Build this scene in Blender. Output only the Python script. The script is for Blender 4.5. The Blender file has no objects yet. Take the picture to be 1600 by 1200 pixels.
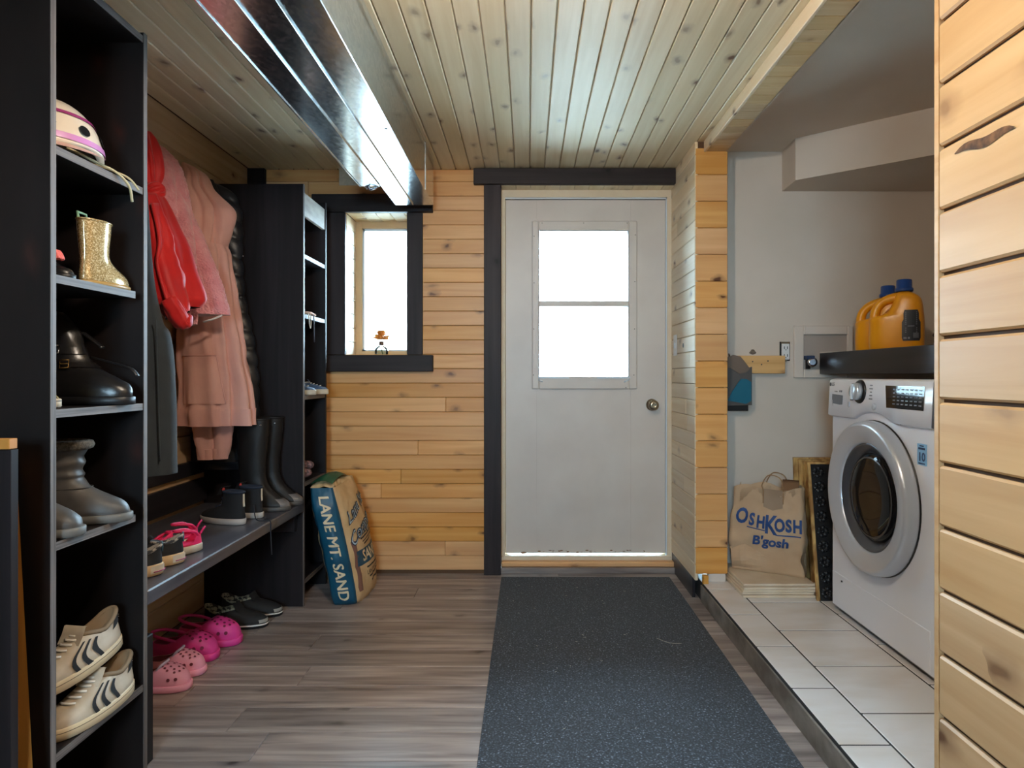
import bpy, bmesh, math, random
from mathutils import Vector, Matrix, noise
random.seed(7)
SC = bpy.context.scene
COL = SC.collection
# measured camera: focal length in pixels, vanishing point of the depth lines, eye height (metres)
F, CX, CY, H = 1020.0, 824.0, 587.0, 1.103

# ------------------------------------------------------------------ camera
cam_d = bpy.data.cameras.new('camera')
cam = bpy.data.objects.new('camera', cam_d); COL.objects.link(cam)
cam.location = (0, 0, H); cam.rotation_euler = (math.pi/2, 0, 0)
cam_d.sensor_fit = 'HORIZONTAL'; cam_d.sensor_width = 36.0
cam_d.lens = F/1600*36.0
cam_d.shift_x = -(CX-800)/1600; cam_d.shift_y = -(600-CY)/1600
cam_d.clip_start = 0.02
SC.camera = cam
# ------------------------------------------------------------------ world: bright overcast sky
w = bpy.data.worlds.new('world'); SC.world = w; w.use_nodes = True
bg = w.node_tree.nodes['Background']
bg.inputs[0].default_value = (0.52, 0.79, 1.0, 1); bg.inputs[1].default_value = 62.0
# ------------------------------------------------------------------ exposure
SC.view_settings.view_transform = 'Standard'; SC.view_settings.look = 'None'
SC.view_settings.exposure = 0.28; SC.view_settings.gamma = 1.0
SC.view_settings.use_curve_mapping = False
try:
    SC.cycles.use_denoising = True; SC.cycles.max_bounces = 10; SC.cycles.diffuse_bounces = 6
    SC.cycles.transparent_max_bounces = 12; SC.cycles.sample_clamp_indirect = 8; SC.cycles.caustics_reflective = False
    SC.cycles.caustics_refractive = False
except Exception: pass
LAMP_STRENGTH = 340.0
LAMP_COLOR = (1.0, 0.86, 0.72)
# sky portals in the glazed openings (they only guide sky light, they give none of their own)
for (px, pz, sx, sz, py) in ((-0.83, 1.61, 0.36, 0.82, 3.88), (0.32, 1.5, 0.52, 0.86, 3.80), (-0.35, 1.45, 1.3, 1.1, -1.72)):
    ld = bpy.data.lights.new('sky_portal', 'AREA'); ld.shape = 'RECTANGLE'; ld.size = sx; ld.size_y = sz
    ld.cycles.is_portal = True
    lo = bpy.data.objects.new('sky_portal', ld); COL.objects.link(lo)
    lo.location = (px, py, pz); lo.rotation_euler = (-math.pi/2 if py > 0 else math.pi/2, 0, 0)

# ------------------------------------------------------------------ helpers
def P(u, v, Y): return Vector(((u-CX)*Y/F, Y, H-(v-CY)*Y/F))
def X_(u, Y): return (u-CX)*Y/F
def Z_(v, Y): return H-(v-CY)*Y/F
def rgb(r, g, b):
    f = lambda c: (c/255/12.92 if c/255 <= .04045 else ((c/255+.055)/1.055)**2.4)
    return (f(r), f(g), f(b), 1)

class MB:
    def __init__(s): s.v = []; s.f = []; s.m = []; s.sm = []
    def add(s, vs, fs, mi=0, smooth=False):
        o = len(s.v); s.v += [Vector(p) for p in vs]
        for f in fs: s.f.append([i+o for i in f]); s.m.append(mi); s.sm.append(smooth)
        return s
    def box(s, x0, x1, y0, y1, z0, z1, b=0, mi=0):
        if x0 > x1: x0, x1 = x1, x0
        if y0 > y1: y0, y1 = y1, y0
        if z0 > z1: z0, z1 = z1, z0
        lo = (x0, y0, z0); hi = (x1, y1, z1)
        if b <= 0:
            vs = [(hi[0] if i else lo[0], hi[1] if j else lo[1], hi[2] if k else lo[2]) for i in (0,1) for j in (0,1) for k in (0,1)]
            return s.add(vs, [(0,1,3,2),(4,6,7,5),(0,4,5,1),(2,3,7,6),(0,2,6,4),(1,5,7,3)], mi)
        b = min(b, .45*min(x1-x0, y1-y0, z1-z0))
        vs = []; ix = {}
        for i in (0,1):
            for j in (0,1):
                for k in (0,1):
                    c = (i,j,k)
                    for a in range(3):
                        p = [(hi[q] if c[q] else lo[q]) + (0 if q == a else (-b if c[q] else b)) for q in range(3)]
                        ix[(c,a)] = len(vs); vs.append(p)
        fs = []
        for a in range(3):
            q, r = (a+1)%3, (a+2)%3
            for sd in (0,1):
                f = []
                for (e, g) in ((0,0),(1,0),(1,1),(0,1)):
                    c = [0,0,0]; c[a] = sd; c[q] = e; c[r] = g; f.append(ix[(tuple(c),a)])
                fs.append(f)
            for e in (0,1):
                for g in (0,1):
                    c0 = [0,0,0]; c0[q] = e; c0[r] = g; c1 = list(c0); c1[a] = 1; c0 = tuple(c0); c1 = tuple(c1)
                    fs.append((ix[(c0,q)], ix[(c1,q)], ix[(c1,r)], ix[(c0,r)]))
        for i in (0,1):
            for j in (0,1):
                for k in (0,1): fs.append([ix[((i,j,k),a)] for a in range(3)])
        return s.add(vs, fs, mi)
    def prism(s, poly, axis, a0, a1, mi=0):      # polygon in the two other axes (cyclic order), extruded along axis
        q, r = ((1,2),(0,2),(0,1))[axis]
        vs = []
        for a in (a0, a1):
            for (e, g) in poly:
                p = [0,0,0]; p[axis] = a; p[q] = e; p[r] = g; vs.append(p)
        n = len(poly)
        fs = [list(range(n)), list(range(2*n-1, n-1, -1))] + [(i, (i+1)%n, n+(i+1)%n, n+i) for i in range(n)]
        return s.add(vs, fs, mi)
    def loft(s, rings, cap0=True, cap1=True, closed=True, mi=0, smooth=True, mif=None):
        o = len(s.v); n = len(rings[0])
        for r in rings: s.v += [Vector(p) for p in r]
        for k in range(len(rings)-1):
            for i in range(n if closed else n-1):
                j = (i+1) % n
                s.f.append([o+k*n+i, o+k*n+j, o+(k+1)*n+j, o+(k+1)*n+i]); s.m.append(mif(k, i) if mif else mi); s.sm.append(smooth)
        if cap0: s.f.append([o+i for i in range(n)][::-1]); s.m.append(mi); s.sm.append(False)
        if cap1: s.f.append([o+(len(rings)-1)*n+i for i in range(n)]); s.m.append(mif(len(rings)-2, 0) if mif else mi); s.sm.append(False)
        return s
    def tube(s, pts, r, n=8, mi=0, closed=False, flat=1.0, cap=True):
        pts = [Vector(p) for p in pts]; m = len(pts); rr = r if isinstance(r, (list, tuple)) else [r]*m
        rings = []; up = None
        for i in range(m):
            if closed: t = pts[(i+1)%m]-pts[i-1]
            else: t = pts[min(i+1,m-1)]-pts[max(i-1,0)]
            if t.length < 1e-9: t = Vector((0,0,1))
            t.normalize()
            if up is None:
                up = Vector((0,0,1)) if abs(t.z) < .9 else Vector((1,0,0))
            up = (up - t*up.dot(t))
            if up.length < 1e-6: up = t.orthogonal()
            up.normalize(); sd = t.cross(up)
            rings.append([pts[i] + (up*math.cos(a)*flat + sd*math.sin(a))*rr[i] for a in [2*math.pi*k/n for k in range(n)]])
        if closed: rings.append(rings[0]); cap = False
        return s.loft(rings, cap, cap, True, mi, True)
    def lathe(s, prof, M=None, n=24, mi=0, smooth=True, caps=True):     # prof: (radius, height) about z, then M
        M = M or Matrix()
        rings = [[M @ Vector((r*math.cos(2*math.pi*i/n), r*math.sin(2*math.pi*i/n), z)) for i in range(n)] for (r, z) in prof]
        return s.loft(rings, caps, caps, True, mi, smooth)
    def sphere(s, c, rx, ry=None, rz=None, n=12, m=8, mi=0):
        ry = ry or rx; rz = rz or rx; c = Vector(c)
        rings = [[c + Vector((rx*math.sin(t)*math.cos(2*math.pi*i/n), ry*math.sin(t)*math.sin(2*math.pi*i/n), rz*math.cos(t))) for i in range(n)] for t in [max(.02, min(math.pi-.02, math.pi*k/m)) for k in range(m+1)]]
        return s.loft(rings, True, True, True, mi, True)
    def mapped(s, fn):
        s.v = [Vector(fn(p)) for p in s.v]; return s

WM = {}
def link_mesh(name, mb, mats, parent=None, local=False):
    me = bpy.data.meshes.new(name)
    vs = mb.v
    if parent is not None and not local:
        inv = WM.get(parent.name, Matrix()).inverted(); vs = [inv @ p for p in vs]
    me.from_pydata([tuple(p) for p in vs], [], mb.f)
    mats = mats if isinstance(mats, (list, tuple)) else [mats]
    for m in mats: me.materials.append(m)
    me.polygons.foreach_set('material_index', mb.m); me.polygons.foreach_set('use_smooth', mb.sm)
    bm = bmesh.new(); bm.from_mesh(me); bmesh.ops.recalc_face_normals(bm, faces=bm.faces); bm.to_mesh(me); bm.free()
    me.update()
    o = bpy.data.objects.new(name, me); COL.objects.link(o)
    if parent is not None: o.parent = parent
    WM[o.name] = WM.get(parent.name, Matrix()).copy() if parent is not None else Matrix()
    return o
part = link_mesh
def thing(name, label, cat, loc, rz=0, group=None, rot=None, scale=None):
    o = bpy.data.objects.new(name, None); COL.objects.link(o)
    o.empty_display_size = .05
    o.location = loc; o.rotation_euler = rot or (0, 0, rz)
    if scale: o.scale = scale
    o['label'] = label; o['category'] = cat
    if group: o['group'] = group
    from mathutils import Euler
    WM[o.name] = Matrix.LocRotScale(Vector(loc), Euler(o.rotation_euler), Vector(scale) if scale else None)
    return o
def tag(o, label, cat, group=None):
    o['label'] = label; o['category'] = cat
    if group: o['group'] = group
    return o
def struct(name, mb, mats):
    o = link_mesh(name, mb, mats); o['kind'] = 'structure'; return o
def struct_root(name, loc=(0,0,0)):
    o = bpy.data.objects.new(name, None); COL.objects.link(o); o.location = loc; o['kind'] = 'structure'
    WM[o.name] = Matrix.Translation(Vector(loc)); return o
def dup(root, loc, rz=0, label=None, rot=None, scale=None, group=None):
    r = root.copy(); COL.objects.link(r); r.location = loc; r.rotation_euler = rot or (0,0,rz)
    if scale: r.scale = scale
    if label: r['label'] = label
    if group: r['group'] = group
    for ch in [c for c in root.children]:
        c = ch.copy(); COL.objects.link(c); c.parent = r
        for g in [q for q in ch.children]:
            d = g.copy(); COL.objects.link(d); d.parent = c
    return r
def cr(keys, t):       # Catmull-Rom through a list of tuples, t in 0..len-1
    n = len(keys)-1; t = max(0, min(n-1e-6, t)); i = int(t); f = t-i
    g = lambda k: keys[max(0, min(n, k))]
    a, b, c, d = g(i-1), g(i), g(i+1), g(i+2)
    return tuple(.5*((2*b[q]) + (-a[q]+c[q])*f + (2*a[q]-5*b[q]+4*c[q]-d[q])*f*f + (-a[q]+3*b[q]-3*c[q]+d[q])*f**3) for q in range(len(b)))
def crv(pts, n):
    pts = [tuple(p) for p in pts]
    return [Vector(cr(pts, k*(len(pts)-1)/(n-1))) for k in range(n)]
def text_geo(body, size, ext=0.0, off=0.0, align='CENTER', shear=0.0, spacing=1.0):
    cu = bpy.data.curves.new('lettering_source', 'FONT'); cu.body = body; cu.size = size; cu.extrude = ext; cu.offset = off
    cu.align_x = align; cu.align_y = 'CENTER'; cu.shear = shear; cu.resolution_u = 3; cu.space_character = spacing
    ob = bpy.data.objects.new('lettering_source', cu); COL.objects.link(ob)
    dg = bpy.context.evaluated_depsgraph_get(); me = bpy.data.meshes.new_from_object(ob.evaluated_get(dg))
    vs = [v.co.copy() for v in me.vertices]; fs = [list(p.vertices) for p in me.polygons]
    bpy.data.objects.remove(ob); bpy.data.curves.remove(cu); bpy.data.meshes.remove(me)
    return vs, fs
def text_mb(body, size, M, off=0.0, align='CENTER', mb=None, mi=0, **k):
    mb = mb or MB(); vs, fs = text_geo(body, size, off=off, align=align, **k)
    if callable(M):        # subdivide so the letters can follow a curved surface
        bm = bmesh.new(); bv = [bm.verts.new(v) for v in vs]
        for f in fs:
            try: bm.faces.new([bv[i] for i in f])
            except ValueError: pass
        bmesh.ops.triangulate(bm, faces=bm.faces)
        for q in range(4):
            es = [e for e in bm.edges if e.calc_length() > size*.16]
            if not es: break
            bmesh.ops.subdivide_edges(bm, edges=es, cuts=1); bmesh.ops.triangulate(bm, faces=bm.faces)
        bm.verts.index_update(); vs = [v.co.copy() for v in bm.verts]; fs = [[v.index for v in f.verts] for f in bm.faces]; bm.free()
    fn = M if callable(M) else (lambda p: M @ p)
    return mb.add([fn(p) for p in vs], fs, mi)
def frame(o, x, y):    # matrix with columns x, y, x×y
    x = Vector(x).normalized(); z = x.cross(Vector(y)).normalized(); y = z.cross(x)
    return Matrix(((x.x,y.x,z.x,o[0]),(x.y,y.y,z.y,o[1]),(x.z,y.z,z.z,o[2]),(0,0,0,1)))

# ------------------------------------------------------------------ materials
def new_mat(name):
    m = bpy.data.materials.new(name); m.use_nodes = True; nt = m.node_tree
    return m, nt, nt.nodes['Principled BSDF'], nt.nodes['Material Output']
def nd(nt, typ, **kw):
    n = nt.nodes.new(typ)
    for k, v in kw.items():
        if k.startswith('i_'): n.inputs[int(k[2:])].default_value = v
        else: setattr(n, k, v)
    return n
def ramp(nt, fac, stops):
    r = nt.nodes.new('ShaderNodeValToRGB'); e = r.color_ramp.elements
    while len(e) < len(stops): e.new(.5)
    for k, (p, c) in enumerate(stops): e[k].position = p; e[k].color = c
    nt.links.new(fac, r.inputs[0]); return r.outputs[0]
def coords(nt, scale, rnd=True):
    tc = nt.nodes.new('ShaderNodeTexCoord'); vec = tc.outputs['Object']
    if rnd:
        oi = nt.nodes.new('ShaderNodeObjectInfo')
        sc = nd(nt, 'ShaderNodeVectorMath', operation='SCALE'); sc.inputs[0].default_value = (17.3, 31.7, 23.1)
        nt.links.new(oi.outputs['Random'], sc.inputs['Scale'])
        ad = nd(nt, 'ShaderNodeVectorMath', operation='ADD'); nt.links.new(vec, ad.inputs[0]); nt.links.new(sc.outputs[0], ad.inputs[1]); vec = ad.outputs[0]
    mp = nt.nodes.new('ShaderNodeMapping'); mp.inputs['Scale'].default_value = scale
    nt.links.new(vec, mp.inputs[0]); return mp.outputs[0]
def mixc(nt, fac, a, b, blend='MIX'):
    m = nt.nodes.new('ShaderNodeMix'); m.data_type = 'RGBA'; m.blend_type = blend
    for s, i in ((fac, 0), (a, 6), (b, 7)):
        if hasattr(s, 'links') or hasattr(s, 'is_output'): nt.links.new(s, m.inputs[i])
        else: m.inputs[i].default_value = s
    return m.outputs[2]
def bump(nt, bs, h, strength, dist=.01):
    b = nt.nodes.new('ShaderNodeBump'); b.inputs['Strength'].default_value = strength; b.inputs['Distance'].default_value = dist
    nt.links.new(h, b.inputs['Height']); nt.links.new(b.outputs[0], bs.inputs['Normal'])
def plain(name, c, rough=.5, metal=0, c2=None, scale=(6,6,6), detail=4, lo=.35, hi=.65, bmp=0, bscale=None, coat=0, sheen=0, spec=None, bdist=.004):
    m, nt, bs, out = new_mat(name)
    bs.inputs['Base Color'].default_value = c; bs.inputs['Roughness'].default_value = rough; bs.inputs['Metallic'].default_value = metal
    if coat: bs.inputs['Coat Weight'].default_value = coat
    if sheen: bs.inputs['Sheen Weight'].default_value = sheen
    if spec is not None: bs.inputs['Specular IOR Level'].default_value = spec
    if c2:
        n = nd(nt, 'ShaderNodeTexNoise'); n.inputs['Scale'].default_value = 1; n.inputs['Detail'].default_value = detail
        nt.links.new(coords(nt, scale, False), n.inputs[0])
        nt.links.new(ramp(nt, n.outputs[0], [(lo, c), (hi, c2)]), bs.inputs['Base Color'])
    if bmp:
        n = nd(nt, 'ShaderNodeTexNoise'); n.inputs['Scale'].default_value = 1; n.inputs['Detail'].default_value = 3
        nt.links.new(coords(nt, bscale or (60,60,60), False), n.inputs[0]); bump(nt, bs, n.outputs[0], bmp, bdist)
    return m
def wood(name, light, dark, axis, knot=rgb(92,52,28), rough=.5, along=1.3, across=26, knots=True, vary=.16, kdens=.70, kscale=1.0, bmp=.12, mid=.5, spec=.4):
    m, nt, bs, out = new_mat(name)
    sc = [across]*3; sc[axis] = along
    v = coords(nt, tuple(sc))
    n1 = nd(nt, 'ShaderNodeTexNoise'); n1.inputs['Scale'].default_value = 1; n1.inputs['Detail'].default_value = 5; n1.inputs['Distortion'].default_value = .5
    nt.links.new(v, n1.inputs[0])
    col = ramp(nt, n1.outputs[0], [(.3, light), (mid+.22, dark)])
    sc2 = [5.0]*3; sc2[axis] = .7
    n2 = nd(nt, 'ShaderNodeTexNoise'); n2.inputs['Scale'].default_value = 1; n2.inputs['Detail'].default_value = 2
    nt.links.new(coords(nt, tuple(sc2)), n2.inputs[0])
    col = mixc(nt, ramp(nt, n2.outputs[0], [(.35,(0,0,0,1)),(.75,(.55,.55,.55,1))]), col, dark)
    if knots:
        vo = nd(nt, 'ShaderNodeTexVoronoi'); vo.inputs['Scale'].default_value = 1; vo.voronoi_dimensions = '2D'
        cv = coords(nt, (1, 1, 1)); cb_ = nd(nt, 'ShaderNodeCombineXYZ')
        for q_ in (0, 1):      # knots lie on the board: one coordinate along the grain, one across it
            dp = nd(nt, 'ShaderNodeVectorMath', operation='DOT_PRODUCT')
            dp.inputs[1].default_value = [((5.5 if e_ == axis else 0) if q_ == 0 else (0 if e_ == axis else 9.0))*kscale for e_ in range(3)]
            nt.links.new(cv, dp.inputs[0]); nt.links.new(dp.outputs['Value'], cb_.inputs[q_])
        ns = nd(nt, 'ShaderNodeTexNoise'); ns.inputs['Scale'].default_value = 2.6; ns.inputs['Detail'].default_value = 2; nt.links.new(cb_.outputs[0], ns.inputs[0])
        sv_ = nd(nt, 'ShaderNodeVectorMath', operation='SCALE'); sv_.inputs['Scale'].default_value = .34; nt.links.new(ns.outputs['Color'], sv_.inputs[0])
        av_ = nd(nt, 'ShaderNodeVectorMath', operation='ADD'); nt.links.new(cb_.outputs[0], av_.inputs[0]); nt.links.new(sv_.outputs[0], av_.inputs[1])
        nt.links.new(av_.outputs[0], vo.inputs[0])
        sep = nd(nt, 'ShaderNodeSeparateColor'); nt.links.new(vo.outputs['Color'], sep.inputs[0])
        gt = nd(nt, 'ShaderNodeMath', operation='GREATER_THAN'); gt.inputs[1].default_value = kdens; nt.links.new(sep.outputs[0], gt.inputs[0])
        rp = nt.nodes.new('ShaderNodeValToRGB'); e = rp.color_ramp.elements
        e[0].position = .045; e[0].color = (1,1,1,1); e[1].position = .24; e[1].color = (0,0,0,1); q = e.new(.10); q.color = (.45,.45,.45,1)
        nt.links.new(vo.outputs['Distance'], rp.inputs[0])
        mu = nd(nt, 'ShaderNodeMath', operation='MULTIPLY'); nt.links.new(rp.outputs[0], mu.inputs[0]); nt.links.new(gt.outputs[0], mu.inputs[1])
        m3 = nd(nt, 'ShaderNodeMapRange'); m3.inputs[3].default_value = .35; nt.links.new(sep.outputs[1], m3.inputs[0])
        mk = nd(nt, 'ShaderNodeMath', operation='MULTIPLY'); nt.links.new(mu.outputs[0], mk.inputs[0]); nt.links.new(m3.outputs[0], mk.inputs[1])
        col = mixc(nt, mk.outputs[0], col, knot)
    if vary:
        oi = nt.nodes.new('ShaderNodeObjectInfo'); mr = nd(nt, 'ShaderNodeMapRange'); mr.inputs[3].default_value = 1-vary; mr.inputs[4].default_value = 1+vary*.7
        nt.links.new(oi.outputs['Random'], mr.inputs[0])
        hs = nt.nodes.new('ShaderNodeHueSaturation'); nt.links.new(mr.outputs[0], hs.inputs['Value']); nt.links.new(col, hs.inputs['Color'])
        ms = nd(nt, 'ShaderNodeMath', operation='MULTIPLY_ADD'); ms.inputs[1].default_value = -7.3; ms.inputs[2].default_value = 9.0
        fr = nd(nt, 'ShaderNodeMath', operation='FRACT'); nt.links.new(oi.outputs['Random'], ms.inputs[0]); nt.links.new(ms.outputs[0], fr.inputs[0])
        m2 = nd(nt, 'ShaderNodeMapRange'); m2.inputs[3].default_value = .92; m2.inputs[4].default_value = 1.12; nt.links.new(fr.outputs[0], m2.inputs[0])
        nt.links.new(m2.outputs[0], hs.inputs['Saturation'])
        col = hs.outputs[0]
    nt.links.new(col, bs.inputs['Base Color']); bs.inputs['Roughness'].default_value = rough; bs.inputs['Specular IOR Level'].default_value = spec
    if bmp: bump(nt, bs, n1.outputs[0], bmp, .002)
    return m
def glass(name, tint=(1,1,1,1), rough=0.0, fac=None):
    m, nt, bs, out = new_mat(name); nt.nodes.remove(bs)
    tr = nt.nodes.new('ShaderNodeBsdfTransparent'); tr.inputs[0].default_value = tint
    gl = nt.nodes.new('ShaderNodeBsdfGlossy'); gl.inputs['Roughness'].default_value = rough
    fr = nt.nodes.new('ShaderNodeFresnel'); fr.inputs[0].default_value = 1.45
    mx = nt.nodes.new('ShaderNodeMixShader'); nt.links.new(fr.outputs[0], mx.inputs[0]); nt.links.new(tr.outputs[0], mx.inputs[1]); nt.links.new(gl.outputs[0], mx.inputs[2])
    nt.links.new(mx.outputs[0], out.inputs[0]); return m
def emit(name, c, s):
    m, nt, bs, out = new_mat(name); bs.inputs['Emission Color'].default_value = c; bs.inputs['Emission Strength'].default_value = s
    bs.inputs['Base Color'].default_value = c; return m

PINE_L, PINE_D = rgb(226,188,142), rgb(196,146,98)
pine_x = wood('pine_wall', rgb(236,184,124), rgb(212,150,88), 0, rough=.42, vary=.10)
pine_y = wood('pine_ceiling', rgb(236,222,192), rgb(214,194,156), 1, rough=.45, kdens=.64, vary=.11)
pine_side = wood('pine_side', rgb(240,226,202), rgb(222,198,164), 1, rough=.45, vary=.1)
pine_col = wood('pine_column', rgb(232,182,124), rgb(210,152,94), 0, rough=.42, vary=.10)
pine_right = wood('pine_right', rgb(216,184,140), rgb(186,148,102), 1, knot=rgb(105,68,40), rough=.5, along=.8, across=16, kdens=.72, kscale=.62, vary=.06)
pine_left = wood('pine_left', rgb(214,186,150), rgb(186,150,112), 1, rough=.5, vary=.08, kdens=.75)
pine_cross = wood('pine_cross', rgb(224,200,160), rgb(198,166,122), 0, rough=.5, vary=.1)
pine_z = wood('raw_wood', rgb(222,176,112), rgb(186,132,74), 2, rough=.5, vary=.1, kdens=.8)
orange_wood = wood('orange_wood', rgb(196,136,62), rgb(164,104,42), 2, rough=.5, vary=0, knots=False)
dark_z = wood('dark_stain_upright', rgb(40,35,37), rgb(23,20,21), 2, knot=rgb(16,13,13), rough=.5, vary=.08, kdens=.85, bmp=.08, spec=.2)
dark_tz = wood('dark_trim_upright', rgb(62,54,55), rgb(38,33,34), 2, knot=rgb(18,15,15), rough=.5, vary=.08, kdens=.85, bmp=.08, spec=.2)
dark_x = wood('dark_stain_cross', rgb(64,55,55), rgb(38,33,33), 0, knot=rgb(16,13,13), rough=.5, vary=.1, kdens=.8, bmp=.08, spec=.2)
dark_y = wood('dark_stain_depth', rgb(48,44,48), rgb(30,28,31), 1, knot=rgb(20,16,16), rough=.36, vary=.1, kdens=.85, bmp=.1, spec=.5)
ply_dark = wood('dark_plywood', rgb(30,24,23), rgb(15,12,12), 2, knot=rgb(48,28,24), rough=.5, along=2.0, across=9, vary=.05, kdens=.6, kscale=.8, bmp=.06, spec=.25)
ply_edge = wood('plywood_edge', rgb(132,124,120), rgb(70,64,62), 2, rough=.6, along=3, across=220, knots=False, vary=.05)
ply_edge_y = wood('plywood_shelf_edge', rgb(132,124,120), rgb(66,60,58), 1, rough=.6, along=3, across=220, knots=False, vary=.05)
vinyl = wood('vinyl_plank', rgb(188,176,170), rgb(104,94,92), 0, knot=rgb(66,58,56), rough=.3, along=2.4, across=30, vary=.16, kdens=.86, bmp=.1, spec=.5)
drywall = plain('drywall', rgb(206,194,180), .75, c2=rgb(212,200,187), scale=(3,3,3), bmp=.04, bscale=(90,90,90))
white_paint = plain('white_door_paint', rgb(206,196,188), .42, c2=rgb(213,204,196), scale=(4,4,4))
cream_paint = plain('cream_frame_paint', rgb(216,196,168), .5, c2=rgb(222,206,180), scale=(7,7,7))
vinyl_white = plain('white_vinyl', rgb(214,222,230), .4)
tan_frame = plain('tan_window_frame', rgb(196,164,124), .5)
gap_dark = plain('joint_shadow_board', rgb(96,68,44), .8)
riser_mat = plain('scuffed_riser', rgb(132,124,114), .7, c2=rgb(98,88,78), scale=(9,9,14))
grout = plain('dark_grout', rgb(44,42,42), .9)
bench_y = wood('daylit_bench_stain', rgb(92,92,100), rgb(58,58,66), 1, knot=rgb(40,38,42), rough=.3, vary=.06, kdens=.85, bmp=.1, spec=.6)  # bench stain lightened and blued, window sheen put into its colour
tile_mat = plain('ceramic_floor_tile', rgb(228,226,226), .28, c2=rgb(210,202,194), scale=(3,8,3), detail=6, lo=.42, hi=.75)
tile_edge = plain('ceramic_tile_stack', rgb(224,210,190), .4, c2=rgb(206,186,160), scale=(6,6,6))
galv_m, nt, bs, out = new_mat('galvanized_sheet')
bs.inputs['Metallic'].default_value = 1; bs.inputs['Base Color'].default_value = (.72,.78,.8,1)
vo = nd(nt, 'ShaderNodeTexVoronoi'); vo.inputs['Scale'].default_value = 1; nt.links.new(coords(nt, (90,60,90), False), vo.inputs[0])
sp = nd(nt, 'ShaderNodeSeparateColor'); nt.links.new(vo.outputs['Color'], sp.inputs[0])
mr = nd(nt, 'ShaderNodeMapRange'); mr.inputs[3].default_value = .15; mr.inputs[4].default_value = .22; nt.links.new(sp.outputs[0], mr.inputs[0]); nt.links.new(mr.outputs[0], bs.inputs['Roughness'])
nt.links.new(ramp(nt, sp.outputs[1], [(0, (.58,.64,.68,1)), (1, (.72,.78,.81,1))]), bs.inputs['Base Color'])
galv = galv_m
win_glass = glass('window_glass')
clear_glass = glass('vase_glass', (.86,.95,.97,1))
black_plastic = plain('black_plastic', rgb(20,20,22), .35)
black_rubber = plain('black_rubber', rgb(24,24,26), .45, spec=.4)
steel = plain('brushed_nickel', rgb(170,160,140), .28, 1)
chrome = plain('chrome', rgb(200,200,205), .15, 1)
white_plastic = plain('white_plastic', rgb(226,226,224), .35)
screw_mat = plain('screw_head', rgb(90,84,78), .4, .6)
ink_black = plain('black_ink', rgb(26,28,34), .6)
ink_blue = plain('navy_ink', rgb(22,52,96), .6)
# ================================================================== the room
XL, XS, YW, YD, ZC, YA, XA = -1.546, 0.819, 3.63, 3.73, 2.25, 3.36, 2.25
YN = -1.6
# floor: sub-base and vinyl planks along X
fl = struct('floor', MB().box(XL-.05, 2.4, YN, 3.95, -.12, -.008), gap_dark)
y = 1.26; r = 0
while y < 3.72:
    y1 = min(y+.152, 3.73)
    x = XL + random.uniform(-.9, -.1); 
    while x < .87:
        x1 = x+1.22
        a, b = max(x, XL), min(x1, .862)
        if b-a > .03: part('plank', MB().box(a+.0008, b-.0008, y+.0008, y1-.0008, -.012, 0, .0012), vinyl, fl)
        x = x1
    y = y1; r += 1
fl2 = MB().box(XL, .862, YN, 1.26, -.012, 0)
part('floor_covering', fl2, vinyl, fl)
# raised laundry platform with ceramic tiles
pf = struct('floor', MB().box(.853, XA+.1, 1.0, 3.45, -.02, .0912), grout)
part('riser', MB().box(.846, .853, 1.0, 3.19, 0, .082, .002), riser_mat, pf)
xs_t = [.852, .997, 1.313, 1.629, 1.945, 2.25]
ofs = {0: (1.787, .3245), 1: (1.636, .318), 2: (1.50, .318), 3: (1.636, .318), 4: (1.5, .318)}
for c in range(5):
    y0, st = ofs[c]; ys = [y0+st*k for k in range(-3, 9)]
    for k in range(len(ys)-1):
        a, b = max(ys[k], 1.05), min(ys[k+1], YA)
        if b-a > .02: part('tile', MB().box(xs_t[c]+.003, xs_t[c+1]-.003, a+.003, b-.003, .07, .093, .002), tile_mat, pf)
# ceiling backing and planks
ce = struct('ceiling', MB().box(XL-.05, XA+.1, YN, 3.95, ZC+.012, ZC+.1), drywall)
x = XL
while x < .87:
    x1 = min(x+.082, .875)
    part('plank', MB().box(x+.0018, x1-.0018, YN+.02, YW+.1 if x > -.15 else YW+.005, ZC, ZC+.014, .003), pine_y, ce); x += .082
# back wall: backing with its openings (small window and door)
WX0, WX1, WZ0, WZ1 = -1.007, -.6655, 1.217, 2.007
DX0, DX1, DZ1 = -.150, .819, 2.16
wb = MB()
for (a, b, c, d) in ((XL-.1, WX0-.013, 0, ZC+.012), (WX0-.013, WX1+.013, 0, WZ0-.015), (WX0-.013, WX1+.013, WZ1+.013, ZC+.012), (WX1+.013, DX0, 0, ZC+.012), (DX0, DX1+.15, DZ1+.011, ZC+.012)):
    wb.box(a, b, YW+.012, YW+.26, c, d)
wb.box(.82, .98, YW+.1, YW+.26, 0, ZC)
back = struct('wall_back', wb, gap_dark)
z = .022; k = 0
while z < ZC-.005:
    z1 = min(z+.080, ZC)
    segs = [(XL, DX0-.01)]
    if z1 > WZ0+.01 and z < WZ1-.01: segs = [(XL, WX0), (WX1, DX0-.01)]
    for (a, b) in segs:
        cut = a + (b-a)*random.uniform(.2, .8) if (b-a) > 1.2 and random.random() < .4 else None
        for (c, d) in ([(a, b)] if not cut else [(a, cut-.0006), (cut+.0006, b)]):
            part('plank', MB().box(c, d, YW-.002*random.random(), YW+.013, z+.0008, z1-.0008, .0026), pine_x, back)
    z = z1; k += 1
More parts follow.
